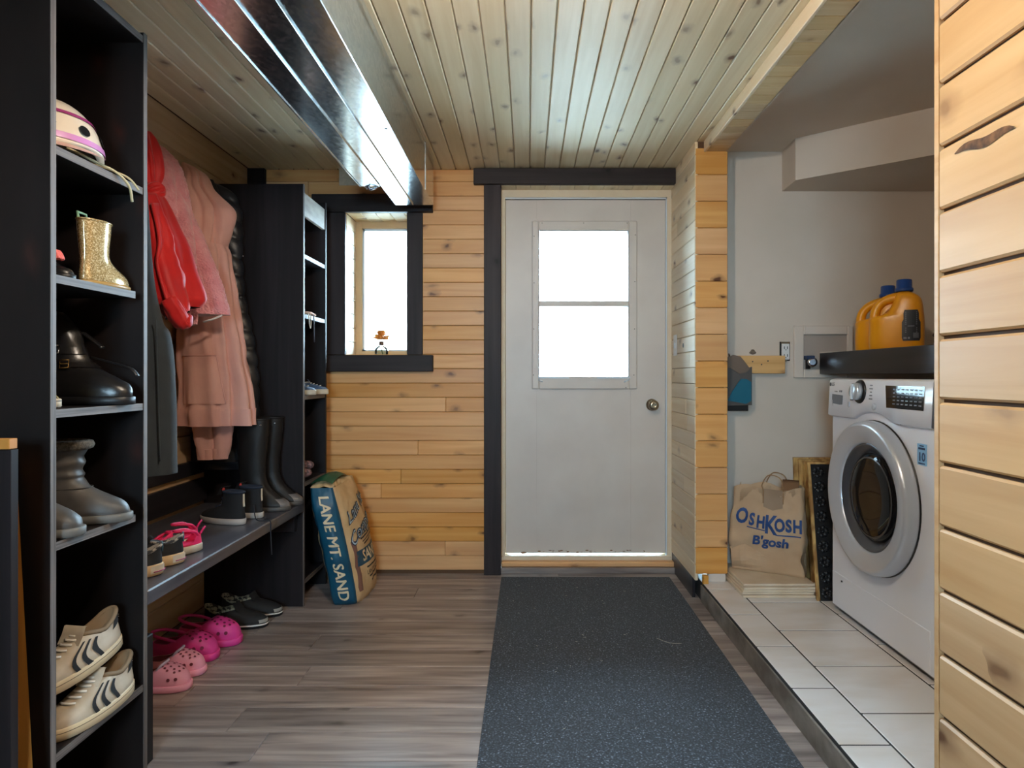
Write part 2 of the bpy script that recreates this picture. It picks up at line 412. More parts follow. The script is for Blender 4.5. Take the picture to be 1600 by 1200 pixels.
# left wall
lw = struct('wall_left', MB().box(XL-.12, XL-.012, YN-.15, YW+.26, -.05, ZC+.1), gap_dark)
z = 0.0
for hh in (.13, .14, .14, .14, .14, .14, .14, .14, .14, .14, .14, .14, .14, .14, .14, .16):
    z1 = min(z+hh, ZC)
    part('plank', MB().box(XL-.014, XL, 1.2, YW-.002, z+.001, z1-.001, .003), pine_left, lw); z = z1
    if z >= ZC: break
# side wall of the door niche and the boxed post beside it
sw = struct('wall_right', MB().box(.833, .965, 3.205, YW+.1, .13, ZC), gap_dark)
z = .10
while z < ZC-.01:
    z1 = min(z+.0802, ZC)
    if random.random() < .3:
        c = random.uniform(3.3, 3.6)
        part('plank', MB().box(XS, XS+.016, 3.192, c-.0006, z+.001, z1-.001, .003), pine_side, sw)
        part('plank', MB().box(XS, XS+.016, c+.0006, 3.765, z+.001, z1-.001, .003), pine_side, sw)
    else: part('plank', MB().box(XS, XS+.016, 3.192, 3.765, z+.001, z1-.001, .003), pine_side, sw)
    z = z1
z = .133
while z < 2.19:
    z1 = min(z+.1302, 2.245)
    part('plank', MB().box(XS+.003, .979, 3.190, 3.206, z+.001, z1-.001, .003), pine_col, sw); z = z1
part('corner_board', MB().box(.966, .979, 3.207, YA, .133, ZC), pine_side, sw)
part('gap_shade_sheet', MB().box(XS+.002, XS+.016, 3.25, 3.765, .0, .1), dark_y, sw)  # dark sheet standing in for the shaded gap below the planks
part('post', MB().box(.853, .879, 3.165, 3.19, .0, .133, .002), pine_z, sw)
part('base_block', MB().box(.885, .972, 3.195, 3.215, .093, .140, .003), white_paint, sw)
# light switch and drilled hole on the niche wall
t = thing('light_switch', 'white light switch plate on pale planks beside the door', 'light switch', (XS, 3.60, 1.27))
part('cover_plate', MB().box(XS-.006, XS-.001, 3.565, 3.635, 1.213, 1.328, .002), white_plastic, t)
part('toggle', MB().box(XS-.012, XS-.006, 3.592, 3.608, 1.255, 1.285, .002), vinyl_white, t)
part('drilled_hole', MB().lathe([(.012,0),(.013,.0015)], frame((XS-.0012,3.43,1.262),(0,1,0),(0,0,1)), 10), black_plastic, sw)
# alcove walls in drywall, with the angled bulkhead
ab = MB().box(.965, XA+.1, YA, YA+.1, 0, ZC+.02); struct('wall_alcove_back', ab, drywall)
struct('wall_alcove_right', MB().box(XA, XA+.1, 1.0, YA+.02, 0, ZC+.02), drywall)
ceal = MB().box(.97, XA+.05, 1.0, YA+.05, ZC+.006, ZC+.013); struct('ceiling', ceal, drywall)
bk = MB().prism([(1.311, YA+.01), (1.302, 3.17), (2.26, 2.385), (2.26, YA+.01)], 2, 2.052, ZC+.012)
struct('trim_bulkhead', bk, drywall)
# wooden header beam under the ceiling along the alcove opening
hb = struct('trim_header_beam', MB().box(.872, .972, YN, 3.19, 2.207, ZC), gap_dark)
part('side_board', MB().box(.862, .874, YN+.02, 3.189, 2.196, ZC-.001, .002), pine_side, hb)
y = 3.188
while y > .2:
    part('plank', MB().box(.875, .976, y-.079, y-.001, 2.198, 2.209, .002), pine_cross, hb); y -= .080
part('side_board', MB().box(.970, .980, YN+.02, 3.189, 2.198, ZC-.001), drywall, hb)
# plank partition in front of the washer
rw = struct('wall_partition', MB().box(.897, 1.02, YN, 1.405, 0, ZC), gap_dark)
part('end_board', MB().box(.884, 1.03, 1.405, 1.419, 0, ZC, .001), pine_left, rw)
seams = [-.43, -.2925, -.155, -.0175, .12]
z = H - (918-CY)*1.42/F - .135*4
while z < ZC:
    z1 = min(z+.1353, ZC); zz = max(z, 0)
    if z1 > .02: part('plank', MB().box(.883, .899, YN+.02, 1.4035, zz+.004, z1-.004, .005), pine_right, rw)
    z += .1353
bark = plain('bark_pocket', rgb(60,40,26), .9, c2=rgb(126,90,58), scale=(40,40,40))
bp = []
for k in range(13):
    f = k/12; yq = 1.345-.165*f; zq = 1.560-.010*f+.004*math.sin(f*9); hq = .002+.011*math.sin(math.pi*f)**.7
    bp.append([Vector((.8812, yq, zq-hq*.6)), Vector((.8795, yq, zq)), Vector((.8812, yq, zq+hq))])
part('bark_pocket', MB().loft(bp, False, False, False), bark, rw)
z = H - (918-CY)*1.42/F - .135*4 + .1353*3
while z < 2.1:
    for (yq, dz) in ((1.385,.030), (1.385,.105), (1.30,.018), (1.26,.018)):
        part('nail', MB().lathe([(.0018,0),(.0015,.0006)], frame((.8832, yq, z+dz), (0,1,0), (0,0,1)), 8), screw_mat, rw)
    z += .1353
# near side of the alcove and the wall behind the camera
struct('wall_alcove_near', MB().box(1.02, XA+.1, .9, 1.0, 0, ZC), drywall)
RX0, RX1, RZ0, RZ1 = -.75, .05, 1.1, 1.8
wr = MB()
for (a, b, c, d) in ((XL-.1, RX0, 0, ZC), (RX1, 1.02, 0, ZC), (RX0, RX1, 0, RZ0), (RX0, RX1, RZ1, ZC)): wr.box(a, b, YN-.15, YN, c, d+(.1 if d == ZC else 0))
struct('wall_rear', wr, plain('rear_wall_paint', rgb(196,190,182), .7))
w2 = struct_root('window_2', (-.35, YN, .9))
wr = MB()
for (a, b, c, d) in ((RX0, RX0+.05, RZ0, RZ1), (RX1-.05, RX1, RZ0, RZ1), (RX0, RX1, RZ0, RZ0+.05), (RX0, RX1, RZ1-.05, RZ1), (-.37, -.33, RZ0, RZ1)): wr.box(a, b, YN-.1, YN-.05, c, d)
part('window_frame', wr, vinyl_white, w2)
part('pane', MB().box(RX0+.05, -.37, YN-.08, YN-.076, RZ0+.05, RZ1-.05), win_glass, w2)
part('pane', MB().box(-.33, RX1-.05, YN-.08, YN-.076, RZ0+.05, RZ1-.05), win_glass, w2)
# trims (dark stained boards)
tm = struct('trim_1', MB().box(-.240, -.146, YW-.026, YW-.001, .0, 2.159, .003), dark_tz)
tm = struct('trim_2', MB().box(-.297, .818, YW-.034, YW-.001, 2.16, 2.247, .003), dark_x)
struct('trim_3', MB().box(-1.120, WX0, YW-.024, YW-.001, WZ0+.002, WZ1-.002, .002), dark_tz)
struct('trim_4', MB().box(WX1, -.580, YW-.024, YW-.001, WZ0+.002, WZ1-.002, .002), dark_tz)
struct('trim_5', MB().box(-1.19, -.523, YW-.034, YW-.001, WZ1, 2.105, .003), dark_x)
struct('trim_6', MB().box(-1.115, -.521, YW-.036, YW-.001, 1.126, WZ0, .003), dark_x)
struct('trim_7', MB().box(-1.546, -1.45, YW-.03, YW-.001, 1.9, 2.249, .003), dark_z)
# reveals and the window
wn = struct_root('window_1', (-.836, 3.83, 1.217))
YV = 3.835
z = WZ0
while z < WZ1-.005:
    z1 = min(z+.080, WZ1)
    part('plank', MB().box(WX0-.012, WX0, YW+.001, YV, z+.001, z1-.001, .002), pine_side, wn)
    part('plank', MB().box(WX1, WX1+.012, YW+.001, YV, z+.001, z1-.001, .002), pine_side, wn); z = z1
x = WX0
while x < WX1-.005:
    x1 = min(x+.080, WX1)
    part('plank', MB().box(x+.001, x1-.001, YW+.001, YV, WZ1, WZ1+.012, .002), pine_cross, wn); x = x1
part('window_sill', MB().box(WX0, WX1, YW+.001, YV, WZ0-.014, WZ0, .001), tan_frame, wn)
fr = MB()
fr.box(WX0-.013, WX0+.035, YV, YV+.04, WZ0-.015, WZ1+.013, .002); fr.box(WX1-.035, WX1+.013, YV, YV+.04, WZ0-.015, WZ1+.013, .002)
fr.box(WX0+.035, WX1-.035, YV, YV+.04, WZ1-.038, WZ1+.013, .002); fr.box(WX0+.035, WX1-.035, YV, YV+.04, WZ0-.015, WZ0+.030, .002)
part('window_frame', fr, tan_frame, wn)
sa = MB(); a, b, c, d = WX0+.035, WX1-.035, WZ0+.03, WZ1-.038
sa.box(a, a+.012, YV+.018, YV+.05, c, d); sa.box(b-.012, b, YV+.018, YV+.05, c, d); sa.box(a, b, YV+.018, YV+.05, d-.012, d); sa.box(a, b, YV+.018, YV+.05, c, c+.01)
part('sash', sa, vinyl_white, wn)
part('pane', MB().box(a+.01, b-.01, YV+.034, YV+.038, c+.008, d-.01), win_glass, wn)
# door: frame, slab, glazed insert
dr = struct_root('door_1', (.33, YD, 0))
df = MB()
df.box(-.150, -.126, YD-.02, YD+.10, .03, 2.1715); df.box(.795, .822, YD-.02, YD+.10, .03, 2.1715)
df.box(-.126, .795, YD-.02, YD+.10, 2.118, 2.1715)
part('door_frame', df, cream_paint, dr)
st = MB(); st.box(-.126, -.118, YD-.004, YD+.0, .07, 2.12); 
sp_b = MB()
for (a, b, c, d) in ((-.150,-.112,.07,2.12),(.776,.822,.07,2.12),(-.150,.822,2.095,2.148)): sp_b.box(a, b, YD+.046, YD+.07, c, d)
part('door_stop', sp_b, cream_paint, dr)
part('weather_strip', MB().box(.789, .796, YD-.012, YD+.02, .075, 2.12).box(-.126, .796, YD-.012, YD+.02, 2.110, 2.119), vinyl_white, dr)
SX0, SX1, SZ0, SZ1 = -.123, .788, .089, 2.107
GX0, GX1, GZ0, GZ1 = X_(839,YD), X_(985,YD), Z_(592,YD), Z_(357,YD)
sl = MB()
sl.box(SX0, GX0, YD, YD+.044, SZ0, SZ1, .001).box(GX1, SX1, YD, YD+.044, SZ0, SZ1, .001).box(GX0, GX1, YD, YD+.044, SZ0, GZ0).box(GX0, GX1, YD, YD+.044, GZ1, SZ1)
part('door_slab', sl, white_paint, dr)
ins = MB(); o0, o1, p0, p1 = X_(831,YD), X_(995,YD), Z_(608,YD), Z_(346,YD)
i0, i1, q0, q1 = X_(842,YD), X_(982,YD), Z_(589,YD), Z_(361,YD)
for (a, b, c, d) in ((o0,i0,p0,p1),(i1,o1,p0,p1),(i0,i1,p0,q0),(i0,i1,q1,p1)): ins.box(a, b, YD-.016, YD+.001, c, d, .005)
wf = part('insert_frame', ins, white_paint, dr)
zm0, zm1 = Z_(479,YD), Z_(470.5,YD)
mid = part('meeting_rail', MB().box(i0, i1, YD-.012, YD+.03, zm0, zm1, .003), white_paint, dr)
rv = MB()
for (a, b, c, d) in ((i0-.004,i0+.003,q0,q1),(i1-.004,i1+.004,q0,q1),(i0,i1,q1-.003,q1+.004),(i0,i1,q0-.004,q0+.003)): rv.box(a, b, YD-.006, YD+.045, c, d)
part('sash', rv, vinyl_white, dr)
part('pane', MB().box(i0, i1, YD+.030, YD+.034, zm1, q1), win_glass, dr)
part('pane', MB().box(i0, i1, YD+.016, YD+.020, q0, zm0), win_glass, dr)
for (ux, uy) in ((847,348.5),(912,348.5),(980,348.5),(834.5,369),(992.5,367),(834.5,442),(992,440),(834,514),(991.5,514),(833.5,586),(990.5,586),(978,605.5)):
    p = P(ux, uy, YD-.0165); part('screw', MB().lathe([(.003,0),(.0025,.0015)], frame(p,(1,0,0),(0,0,1)), 8), screw_mat, dr)
lt = MB()
for (ua, ub) in ((841,889),(933,984)): lt.box(X_(ua,YD), X_(ub,YD), YD-.022, YD-.014, Z_(591.5,YD), Z_(588.5,YD), .001)
lt.tube([P(841,593,YD-.018), P(848,596.5,YD-.018)], .004, 6); lt.tube([P(983,593,YD-.018), P(975,597,YD-.018)], .004, 6)
part('sash_lift', lt, vinyl_white, dr)
kx, kz = X_(1018.5,YD), Z_(632.5,YD)
kb = part('door_knob', MB().lathe([(.034,0),(.034,.004),(.028,.010),(.014,.014),(.012,.030),(.018,.036),(.027,.044),(.030,.054),(.027,.064),(.016,.069),(.008,.070),(.0075,.066)], frame((kx,YD,kz),(1,0,0),(0,0,1)), 28), steel, dr)
part('threshold', MB().box(-.150, .822, YD-.03, YD+.12, .048, .080, .004), cream_paint, dr)
part('sill_board', MB().box(-.146, .83, YD-.075, YD-.028, .03, .058, .006), pine_x, dr)
part('sill_base', MB().box(-.146, .83, YD-.095, YD-.03, 0, .031, .002), vinyl, dr)
gm = MB()
for q in range(26):
    gx = random.uniform(.05,.7); gm.sphere((gx, YD-.001, .094+random.uniform(0,.012)), random.uniform(.003,.010), .0015, random.uniform(.001,.004), 6, 4)
gm.sphere((X_(818,YD), YD-.003, .092), .018, .004, .006, 8, 5)
part('rust_spots', gm, plain('rust', rgb(120,82,50), .8), dr)
x = DX0+.004
while x < DX1-.02:
    x1 = min(x+.082, DX1); part('plank', MB().box(x+.001, x1-.001, YW+.001, YD-.019, 2.158, 2.17, .002), pine_y, dr); x = x1
# outdoors: ground and a neighbouring sided house
og = struct('ground', MB().box(-9, 9, -14, 14, -.35, -.25), plain('gravel_ground', rgb(176,172,166), .9, c2=rgb(150,150,140)))
hs = thing('neighbour_house', 'pale lap-sided house wall seen through the small window', 'house', (-3.2, 7.2, -.2))
part('wall', MB().box(-6, -.9, 7.2, 7.5, -.2, 5.0), plain('house_wall', rgb(220,222,222), .8), hs)
sd = plain('house_siding', rgb(226,228,228), .7)
for k in range(24): part('siding_board', MB().prism([(7.2, -.1+.2*k), (7.165, -.1+.2*k), (7.19, .1+.2*k), (7.2, .1+.2*k)], 0, -6, -.9), sd, hs)
# ================================================================== ducting and ceiling lamp
ZB = 2.010
du = thing('air_duct', 'long shiny galvanized sheet metal duct running under the plank ceiling', 'air duct', (-.65, 2.2, ZB))
part('duct_box', MB().box(-.702, -.499, YN+.02, 3.47, ZB, ZC-.001, .002), galv, du)
part('side_channel', MB().box(-.797, -.704, YN+.02, 3.12, ZB-.002, ZC-.001, .002), galv, du)
for x in (-.703, -.605): part('seam', MB().box(x-.004, x+.002, YN+.02, 3.45 if x > -.7 else 3.10, ZB-.007, ZB+.002, .001), galv, du)
part('seam', MB().box(-.801, -.795, YN+.02, 3.12, ZB-.006, ZB+.01, .001), galv, du)
part('cleat', MB().box(-.500, -.496, 3.19, 3.215, ZB+.002, ZC-.002, .0008), galv, du)
part('end_boot', MB().prism([(3.12, ZB+.002), (3.12, ZC-.002), (3.42, ZC-.002), (3.40, ZC-.06)], 0, -.90, -.704), galv, du)
part('end_boot', MB().loft([[Vector((-.797, 2.86, ZB+.004)), Vector((-.797, 3.12, ZB+.004)), Vector((-.797, 3.12, ZC-.004)), Vector((-.797, 2.86, ZC-.004))],
    [Vector((-.93, 2.98, ZC-.09)), Vector((-.93, 3.30, ZC-.09)), Vector((-.93, 3.30, ZC-.004)), Vector((-.93, 2.98, ZC-.004))]], True, True, True, 0, False), galv, du)
cl = MB(); c0 = Vector((-.775, 3.125, ZB-.004))
cl.tube([c0+Vector((0,0,.02)), c0+Vector((.02,.004,-.012)), c0+Vector((.05,0,-.004)), c0+Vector((.07,.003,.012))], .006, 6)
cl.tube([c0+Vector((-.015,0,.06)), c0+Vector((-.02,.002,.02)), c0+Vector((.01,.002,-.01))], .004, 6)
part('strap_clip', cl, chrome, du)
for yy in (.6, 1.5, 2.4): part('screw', MB().lathe([(.006,0),(.005,-.003)], Matrix.Translation((-.52, yy, ZB)), 8), chrome, du)
la = thing('ceiling_lamp', 'bare round bulb hanging on a short cord from plank ceiling', 'lamp', (-.12, 1.18, ZC))
lx, ly, lz = -.12, 1.18, 2.05
part('ceiling_rose', MB().lathe([(.055,0),(.055,-.012),(.04,-.022),(.01,-.026)], Matrix.Translation((lx,ly,ZC)), 20), white_plastic, la)
part('cord', MB().tube([(lx,ly,ZC-.02),(lx,ly,lz+.10)], .004, 8), white_plastic, la)
part('lamp_holder', MB().lathe([(.010,.115),(.020,.105),(.024,.06),(.024,.045)], Matrix.Translation((lx,ly,lz)), 20), white_plastic, la)
bulb_m = emit('bulb_glow', (LAMP_COLOR[0], LAMP_COLOR[1], LAMP_COLOR[2], 1), LAMP_STRENGTH)
part('bulb', MB().sphere((lx, ly, lz), .055, n=18, m=12), bulb_m, la)

# ================================================================== dark plywood shelving along the left wall
XF = -1.069
LY0, LY1 = 1.465, 1.836
us = thing('shoe_shelf', 'tall near-black plywood shelf unit filled with boots and shoes', 'shelf unit', (-1.30, 1.65, 0))
for (a, b) in ((LY0, LY0+.016), (LY1-.016, LY1)):
    p = part('side_panel', MB().box(XL+.002, XF-.002, a, b, 0, 2.06), ply_dark, us)
    part('panel_edge', MB().box(XF-.002, XF, a, b, 0, 2.06), ply_edge, p)
part('back_panel', MB().box(XL+.002, XL+.008, LY0+.016, LY1-.016, 0, 2.06), ply_dark, us)
SHZ = {1: 1.626, 2: 1.333, 3: 1.026, 4: .724, 5: .242, 0: 2.05}
for k, zt in SHZ.items():
    ye = LY1-.052 if k in (2, 4) else LY1-.017
    p = part('shelf', MB().box(XL+.009, XF-.004, LY0+.017, ye, zt-.019, zt), ply_dark, us)
    part('shelf_edge', MB().box(XF-.004, XF-.002, LY0+.017, ye, zt-.019, zt), ply_edge_y, p)
# tall bookcase beside the window
BY0, BY1 = 3.118, 3.475
bc = thing('bookcase', 'tall dark stained bookcase standing between bench and small window', 'bookcase', (-1.3, 3.3, 0))
for (a, b) in ((BY0, BY0+.017), (BY1-.017, BY1)):
    p = part('side_panel', MB().box(XL+.002, XF-.003, a, b, .0, 2.019), dark_z, bc)
    part('panel_edge', MB().box(XF-.003, XF, a, b, .0, 2.019), ply_edge if a == BY0 else dark_z, p)  # near edge kept pale, window light put into its colour
part('back_panel', MB().box(XL+.002, XL+.010, BY0+.017, BY1-.017, 0, 2.0), dark_z, bc)
part('top_rail', MB().box(XF-.022, XF-.004, BY0+.018, BY1-.018, 1.875, 1.985, .002), plain('raw_header', rgb(176,166,150), .6, c2=rgb(142,130,118), scale=(20,6,20)), bc)
part('top_panel', MB().box(XL+.011, XF-.024, BY0+.018, BY1-.018, 1.96, 1.978), dark_z, bc)
for zt in (1.688, 1.400, 1.007, .590, .12):
    p = part('shelf', MB().box(XL+.011, XF-.006, BY0+.0175, BY1-.0175, zt-.02, zt), dark_y, bc)
    part('shelf_edge', MB().box(XF-.006, XF-.003, BY0+.0175, BY1-.0175, zt-.02, zt), ply_edge_y, p)  # pale shelf fronts stand in for light from the window
# bench and its support rails on the wall
be = thing('bench', 'long dark stained plank bench between shelf unit and bookcase', 'bench', (-1.3, 2.5, 0))
part('seat', MB().box(-1.30, XF+.002, LY1+.002, BY0-.002, .455, .498, .004), bench_y, be)
part('seat', MB().box(XL+.004, -1.303, LY1+.002, BY0-.002, .455, .497, .004), bench_y, be)
part('support_cleat', MB().box(XL+.004, XF-.03, LY1+.002, LY1+.04, .365, .454, .002), dark_y, be)
part('leg', MB().box(-1.12, -1.075, LY1+.002, LY1+.04, 0, .364, .002), dark_z, be)
part('support_cleat', MB().box(XL+.004, XF-.03, BY0-.04, BY0-.002, .365, .454, .002), dark_y, be)
tr = thing('wall_rail', 'dark stained lower rail board on the pine wall above bench', 'rail', (XL+.01, 2.5, .57))
part('board', MB().box(XL+.001, XL+.022, LY1+.01, BY0-.01, .515, .622, .003), dark_y, tr)
tr = thing('wall_rail', 'brown stained upper rail board on wall below hanging coats', 'rail', (XL+.01, 2.5, .68))
part('board', MB().box(XL+.001, XL+.022, LY1+.01, BY0-.01, .648, .712, .003), dark_y, tr)
# boards leaning in the corner at the near end of the shelf unit
lb = thing('dark_board', 'dark panel with orange top strip leaning against the shelf unit', 'board', (-1.3, 1.40, 0))
part('panel', MB().box(-1.53, X_(17,1.33), 1.33, 1.35, 0, Z_(703,1.33), .001), dark_z, lb)
part('top_strip', MB().box(-1.53, X_(15,1.33), 1.329, 1.351, Z_(703,1.33)+.001, Z_(686,1.33), .001), orange_wood, lb)
lb = thing('orange_plank', 'narrow raw orange plank leaning beside the dark panel', 'board', (-1.08, 1.35, 0))
q = [P(17.5,717,1.43), P(17.5,717,1.455), P(25,717,1.455), P(25,717,1.43)]
w0 = [P(17.5,1050,1.405), P(17.5,1050,1.43), P(43,1050,1.43), P(43,1050,1.405)]
w1 = [a+(b-a)*(q[0].z/(q[0].z-b0.z)) for a, b, b0 in zip(q, w0, w0)]
part('board', MB().loft([q, w1], True, True, True, 0, False), orange_wood, lb)

# ================================================================== washing machine
enamel = plain('white_enamel', rgb(234,240,252), .22, coat=.5)
silver = plain('silver_ring', rgb(196,202,212), .30, .35, coat=.3)
dark_glass, nt, bs, out = new_mat('dark_door_glass')
bs.inputs['Base Color'].default_value = rgb(18,18,20); bs.inputs['Roughness'].default_value = .05; bs.inputs['Specular IOR Level'].default_value = .2
WXF, WY0, WY1, WB, WT = 1.325, 2.115, 2.842, .108, 1.090
wm = thing('washing_machine', 'white front-loading washing machine with a silver ring door', 'washing machine', (1.68, 2.5, .093))
part('body', MB().box(WXF, 2.06, WY0, WY1, WB, WT, .010), enamel, wm)
for (a, b) in ((1.40,2.22),(1.40,2.78),(1.98,2.22),(1.98,2.78)): part('foot', MB().lathe([(.022,0),(.024,.006),(.012,.008),(.012,.02)], Matrix.Translation((a,b,.0925)), 12), black_rubber, wm)
part('kick_gap', MB().box(WXF+.02, 1.36, WY0+.02, WY1-.03, .096, WB+.002), black_plastic, wm)
part('service_panel', MB().box(WXF-.0025, WXF+.002, WY0+.03, WY1-.012, WB+.01, .262, .002), enamel, wm)
part('service_latch', MB().sphere((WXF-.003, 2.745, .238), .003, .006, .004), ink_black, wm)
cy_, cz_, R = 2.487, .640, .288
# control panel: bulges forward slightly, its lower edge arches over the door
ring = []
def arch(yv):
    d = abs(yv-cy_)
    return max(.928 if yv < cy_ else .930, cz_ + math.sqrt(max(0, (R+.035)**2 - d*d)) if d < R+.035 else 0)
ys = [WY0+.001+(WY1-WY0-.002)*k/40 for k in range(41)]
lo_f = [Vector((WXF-.010, yv, min(arch(yv), .965))) for yv in ys]
cp = MB()
rows = [[Vector((WXF+.006, p.y, p.z-.004)) for p in lo_f], [Vector((WXF-.006, p.y, p.z)) for p in lo_f], [Vector((WXF-.016, p.y, p.z+.006)) for p in lo_f],
        [Vector((WXF-.008, yv, 1.082)) for yv in ys], [Vector((WXF+.004, yv, 1.0885)) for yv in ys], [Vector((WXF+.02, yv, 1.0905)) for yv in ys]]
cp.loft(rows, False, False, False, 0, True)
part('control_panel', cp, enamel, wm)
def onp(yv, zv, o=0.0): # point on the control panel face
    t = (zv-.95)/(1.082-.95); return Vector((WXF-.016+.008*t-o, yv, zv))
MP = frame(onp(2.5, 1.02), (0,-1,0), (.06,0,1))
def pat(yv, zv, o): return frame(onp(yv, zv, o), (0,-1,0), (.06,0,1))
# dial
yd, zd = 2.578, 1.040
part('dial_ring', MB().lathe([(.047,0),(.047,.004),(.043,.009),(.036,.010)], pat(yd, zd, -.001), 32), black_plastic, wm)
dk = part('dial', MB().lathe([(.036,.002),(.034,.022),(.031,.030),(.02,.033),(.001,.034)], pat(yd, zd, 0), 32), plain('silver_dial', rgb(205,212,220), .25, .5), wm)
part('dial_grip', MB().add([pat(yd,zd,.030) @ v for v in (Vector((-.005,-.03,0)),Vector((.005,-.03,0)),Vector((.005,.03,0)),Vector((-.005,.03,0)),Vector((-.005,-.03,.008)),Vector((.005,-.03,.008)),Vector((.005,.03,.008)),Vector((-.005,.03,.008)))],
    [(0,1,2,3),(4,7,6,5),(0,4,5,1),(1,5,6,2),(2,6,7,3),(3,7,4,0)]), vinyl_white, dk)
# detergent drawer pull, buttons, display
dw = MB()
Md = pat(2.765, 1.005, .001)
dw.add([Md @ Vector(v) for v in ((-.045,.02,0),(.05,.016,0),(.05,-.022,0),(-.03,-.028,0),(-.045,0,0))], [(0,1,2,3,4)])
part('drawer_recess', dw, plain('recess_grey', rgb(120,128,140), .4), wm)
part('drawer_lip', MB().add([Md @ Vector(v) for v in ((-.048,-.004,.001),(-.02,-.020,.006),(.04,-.024,.004),(.05,-.030,.001),(-.03,-.036,.001))], [(0,1,2,3,4)]), enamel, wm)
for (a, b, r_) in ((2.465, .985, .013), (2.468, .985, .009)):
    part('button', MB().lathe([(r_,0),(r_,.004),(r_*.7,.006)], pat(a, b, 0), 20), silver, wm)
part('button', MB().box(WXF-.018, WXF-.010, 2.655, 2.667, .975, .997, .002), silver, wm)
ds = MB().add([pat(2.29, 1.024, .0012) @ Vector(v) for v in ((-.107,.043,0),(.130,.043,0),(.130,-.038,0),(-.094,-.038,0))], [(0,1,2,3)])
part('display', ds, dark_glass, wm)
tx = MB()
text_mb('LG', .020, pat(2.806, 1.066, .0015), mb=tx, off=.0006)
tx.add([pat(2.829,1.066,.0016) @ Vector((.0085*math.cos(2*math.pi*k/20), .0085*math.sin(2*math.pi*k/20), 0)) for k in range(20)], [list(range(20))])
def bar(mb, M, x, y, w_, h_):
    return mb.add([M @ Vector(v) for v in ((x-w_,y-h_,0),(x+w_,y-h_,0),(x+w_,y+h_,0),(x-w_,y+h_,0))], [(0,1,2,3)])
for k in range(3): bar(tx, pat(2.785-.009*k, 1.036, .0015), 0, 0, .003, .0022)
for k in range(2): bar(tx, pat(2.742-.014*k, 1.038, .0015), 0, 0, .005, .004)
for k in range(6):
    bar(tx, pat(2.640, 1.070-.013*k, .0015), 0, 0, .006+.003*(k % 3), .0022)
    if k < 5: bar(tx, pat(2.495, 1.066-.013*k, .0015), 0, 0, .007+.003*((k+1) % 3), .0022)
part('lettering', tx, plain('panel_print', rgb(96,104,116), .5), wm)['kind'] = 'stuff'
sv = MB()
for k in range(5):
    for j in range(7): sv.add([pat(2.335-.026*j, 1.054-.013*k, .002) @ Vector(v) for v in ((-.008,.002,0),(.008,.002,0),(.008,-.002,0),(-.008,-.002,0))], [(0,1,2,3)])
part('display_print', sv, plain('display_print', rgb(110,114,120), .5), wm)['kind'] = 'stuff'
text_m = MB()
for k in range(7): bar(text_m, frame((WXF-.0125,2.295-.011*k,.935),(0,-1,0),(0,0,1)), 0, 0, .004, .0035 if k else .006)
part('lettering', text_m, plain('badge_print', rgb(90,100,120), .4), wm)['kind'] = 'stuff'
sk = MB(); Ms = frame((WXF-.0016, 2.19, .838), (0,-1,0), (0,0,1))
part('sticker', MB().add([Ms @ Vector(v) for v in ((-.026,.036,0),(.026,.036,0),(.026,-.036,0),(-.026,-.036,0))], [(0,1,2,3)]).box(WXF-.0012, WXF+.001, 2.164, 2.216, .802, .874), plain('sticker_blue', rgb(138,190,228), .4), wm)
st_ = MB(); text_mb('10', .040, frame((WXF-.0024,2.19,.829),(0,-1,0),(0,0,1)), mb=st_, off=.0012); Mq = frame((WXF-.0024,2.19,.838),(0,-1,0),(0,0,1)); bar(st_, Mq, 0, .020, .019, .0035); bar(st_, Mq, 0, .029, .012, .002); bar(st_, Mq, 0, -.030, .018, .0025)
part('lettering', st_, ink_blue, wm)['kind'] = 'stuff'
# round door
MD = frame((WXF, cy_, cz_), (0,-1,0), (0,0,1))
dd = part('door', MB().lathe([(R,-.004),(R+.004,.012),(R,.040),(R-.006,.050),(R-.012,.053),(R-.018,.053),(R-.074,.037),(R-.080,.034),(R-.083,.028),(R-.084,.01)], MD, 64, caps=False), silver, wm)
part('door_gap', MB().lathe([(R+.006,-.002),(R+.006,.004),(R-.01,.005)], MD, 64), black_plastic, dd)
part('glass_bezel', MB().lathe([(R-.082,.027),(R-.086,.030),(R-.092,.027),(R-.118,.004),(R-.120,.0)], MD, 48, caps=False), plain('dark_bezel', rgb(88,90,96), .3, .5), dd)
bowl = MB().lathe([(R-.117,.004),(R-.119,.010),(R-.128,.018),(R-.145,.022),(.10,.026),(.05,.024),(.001,.023)], MD, 48)
part('door_glass', bowl, dark_glass, dd)
part('inner_ring', MB().lathe([(R-.134,.021),(R-.137,.0235),(R-.141,.0225)], MD, 48, caps=False), plain('inner_grey', rgb(60,60,62), .25), dd)

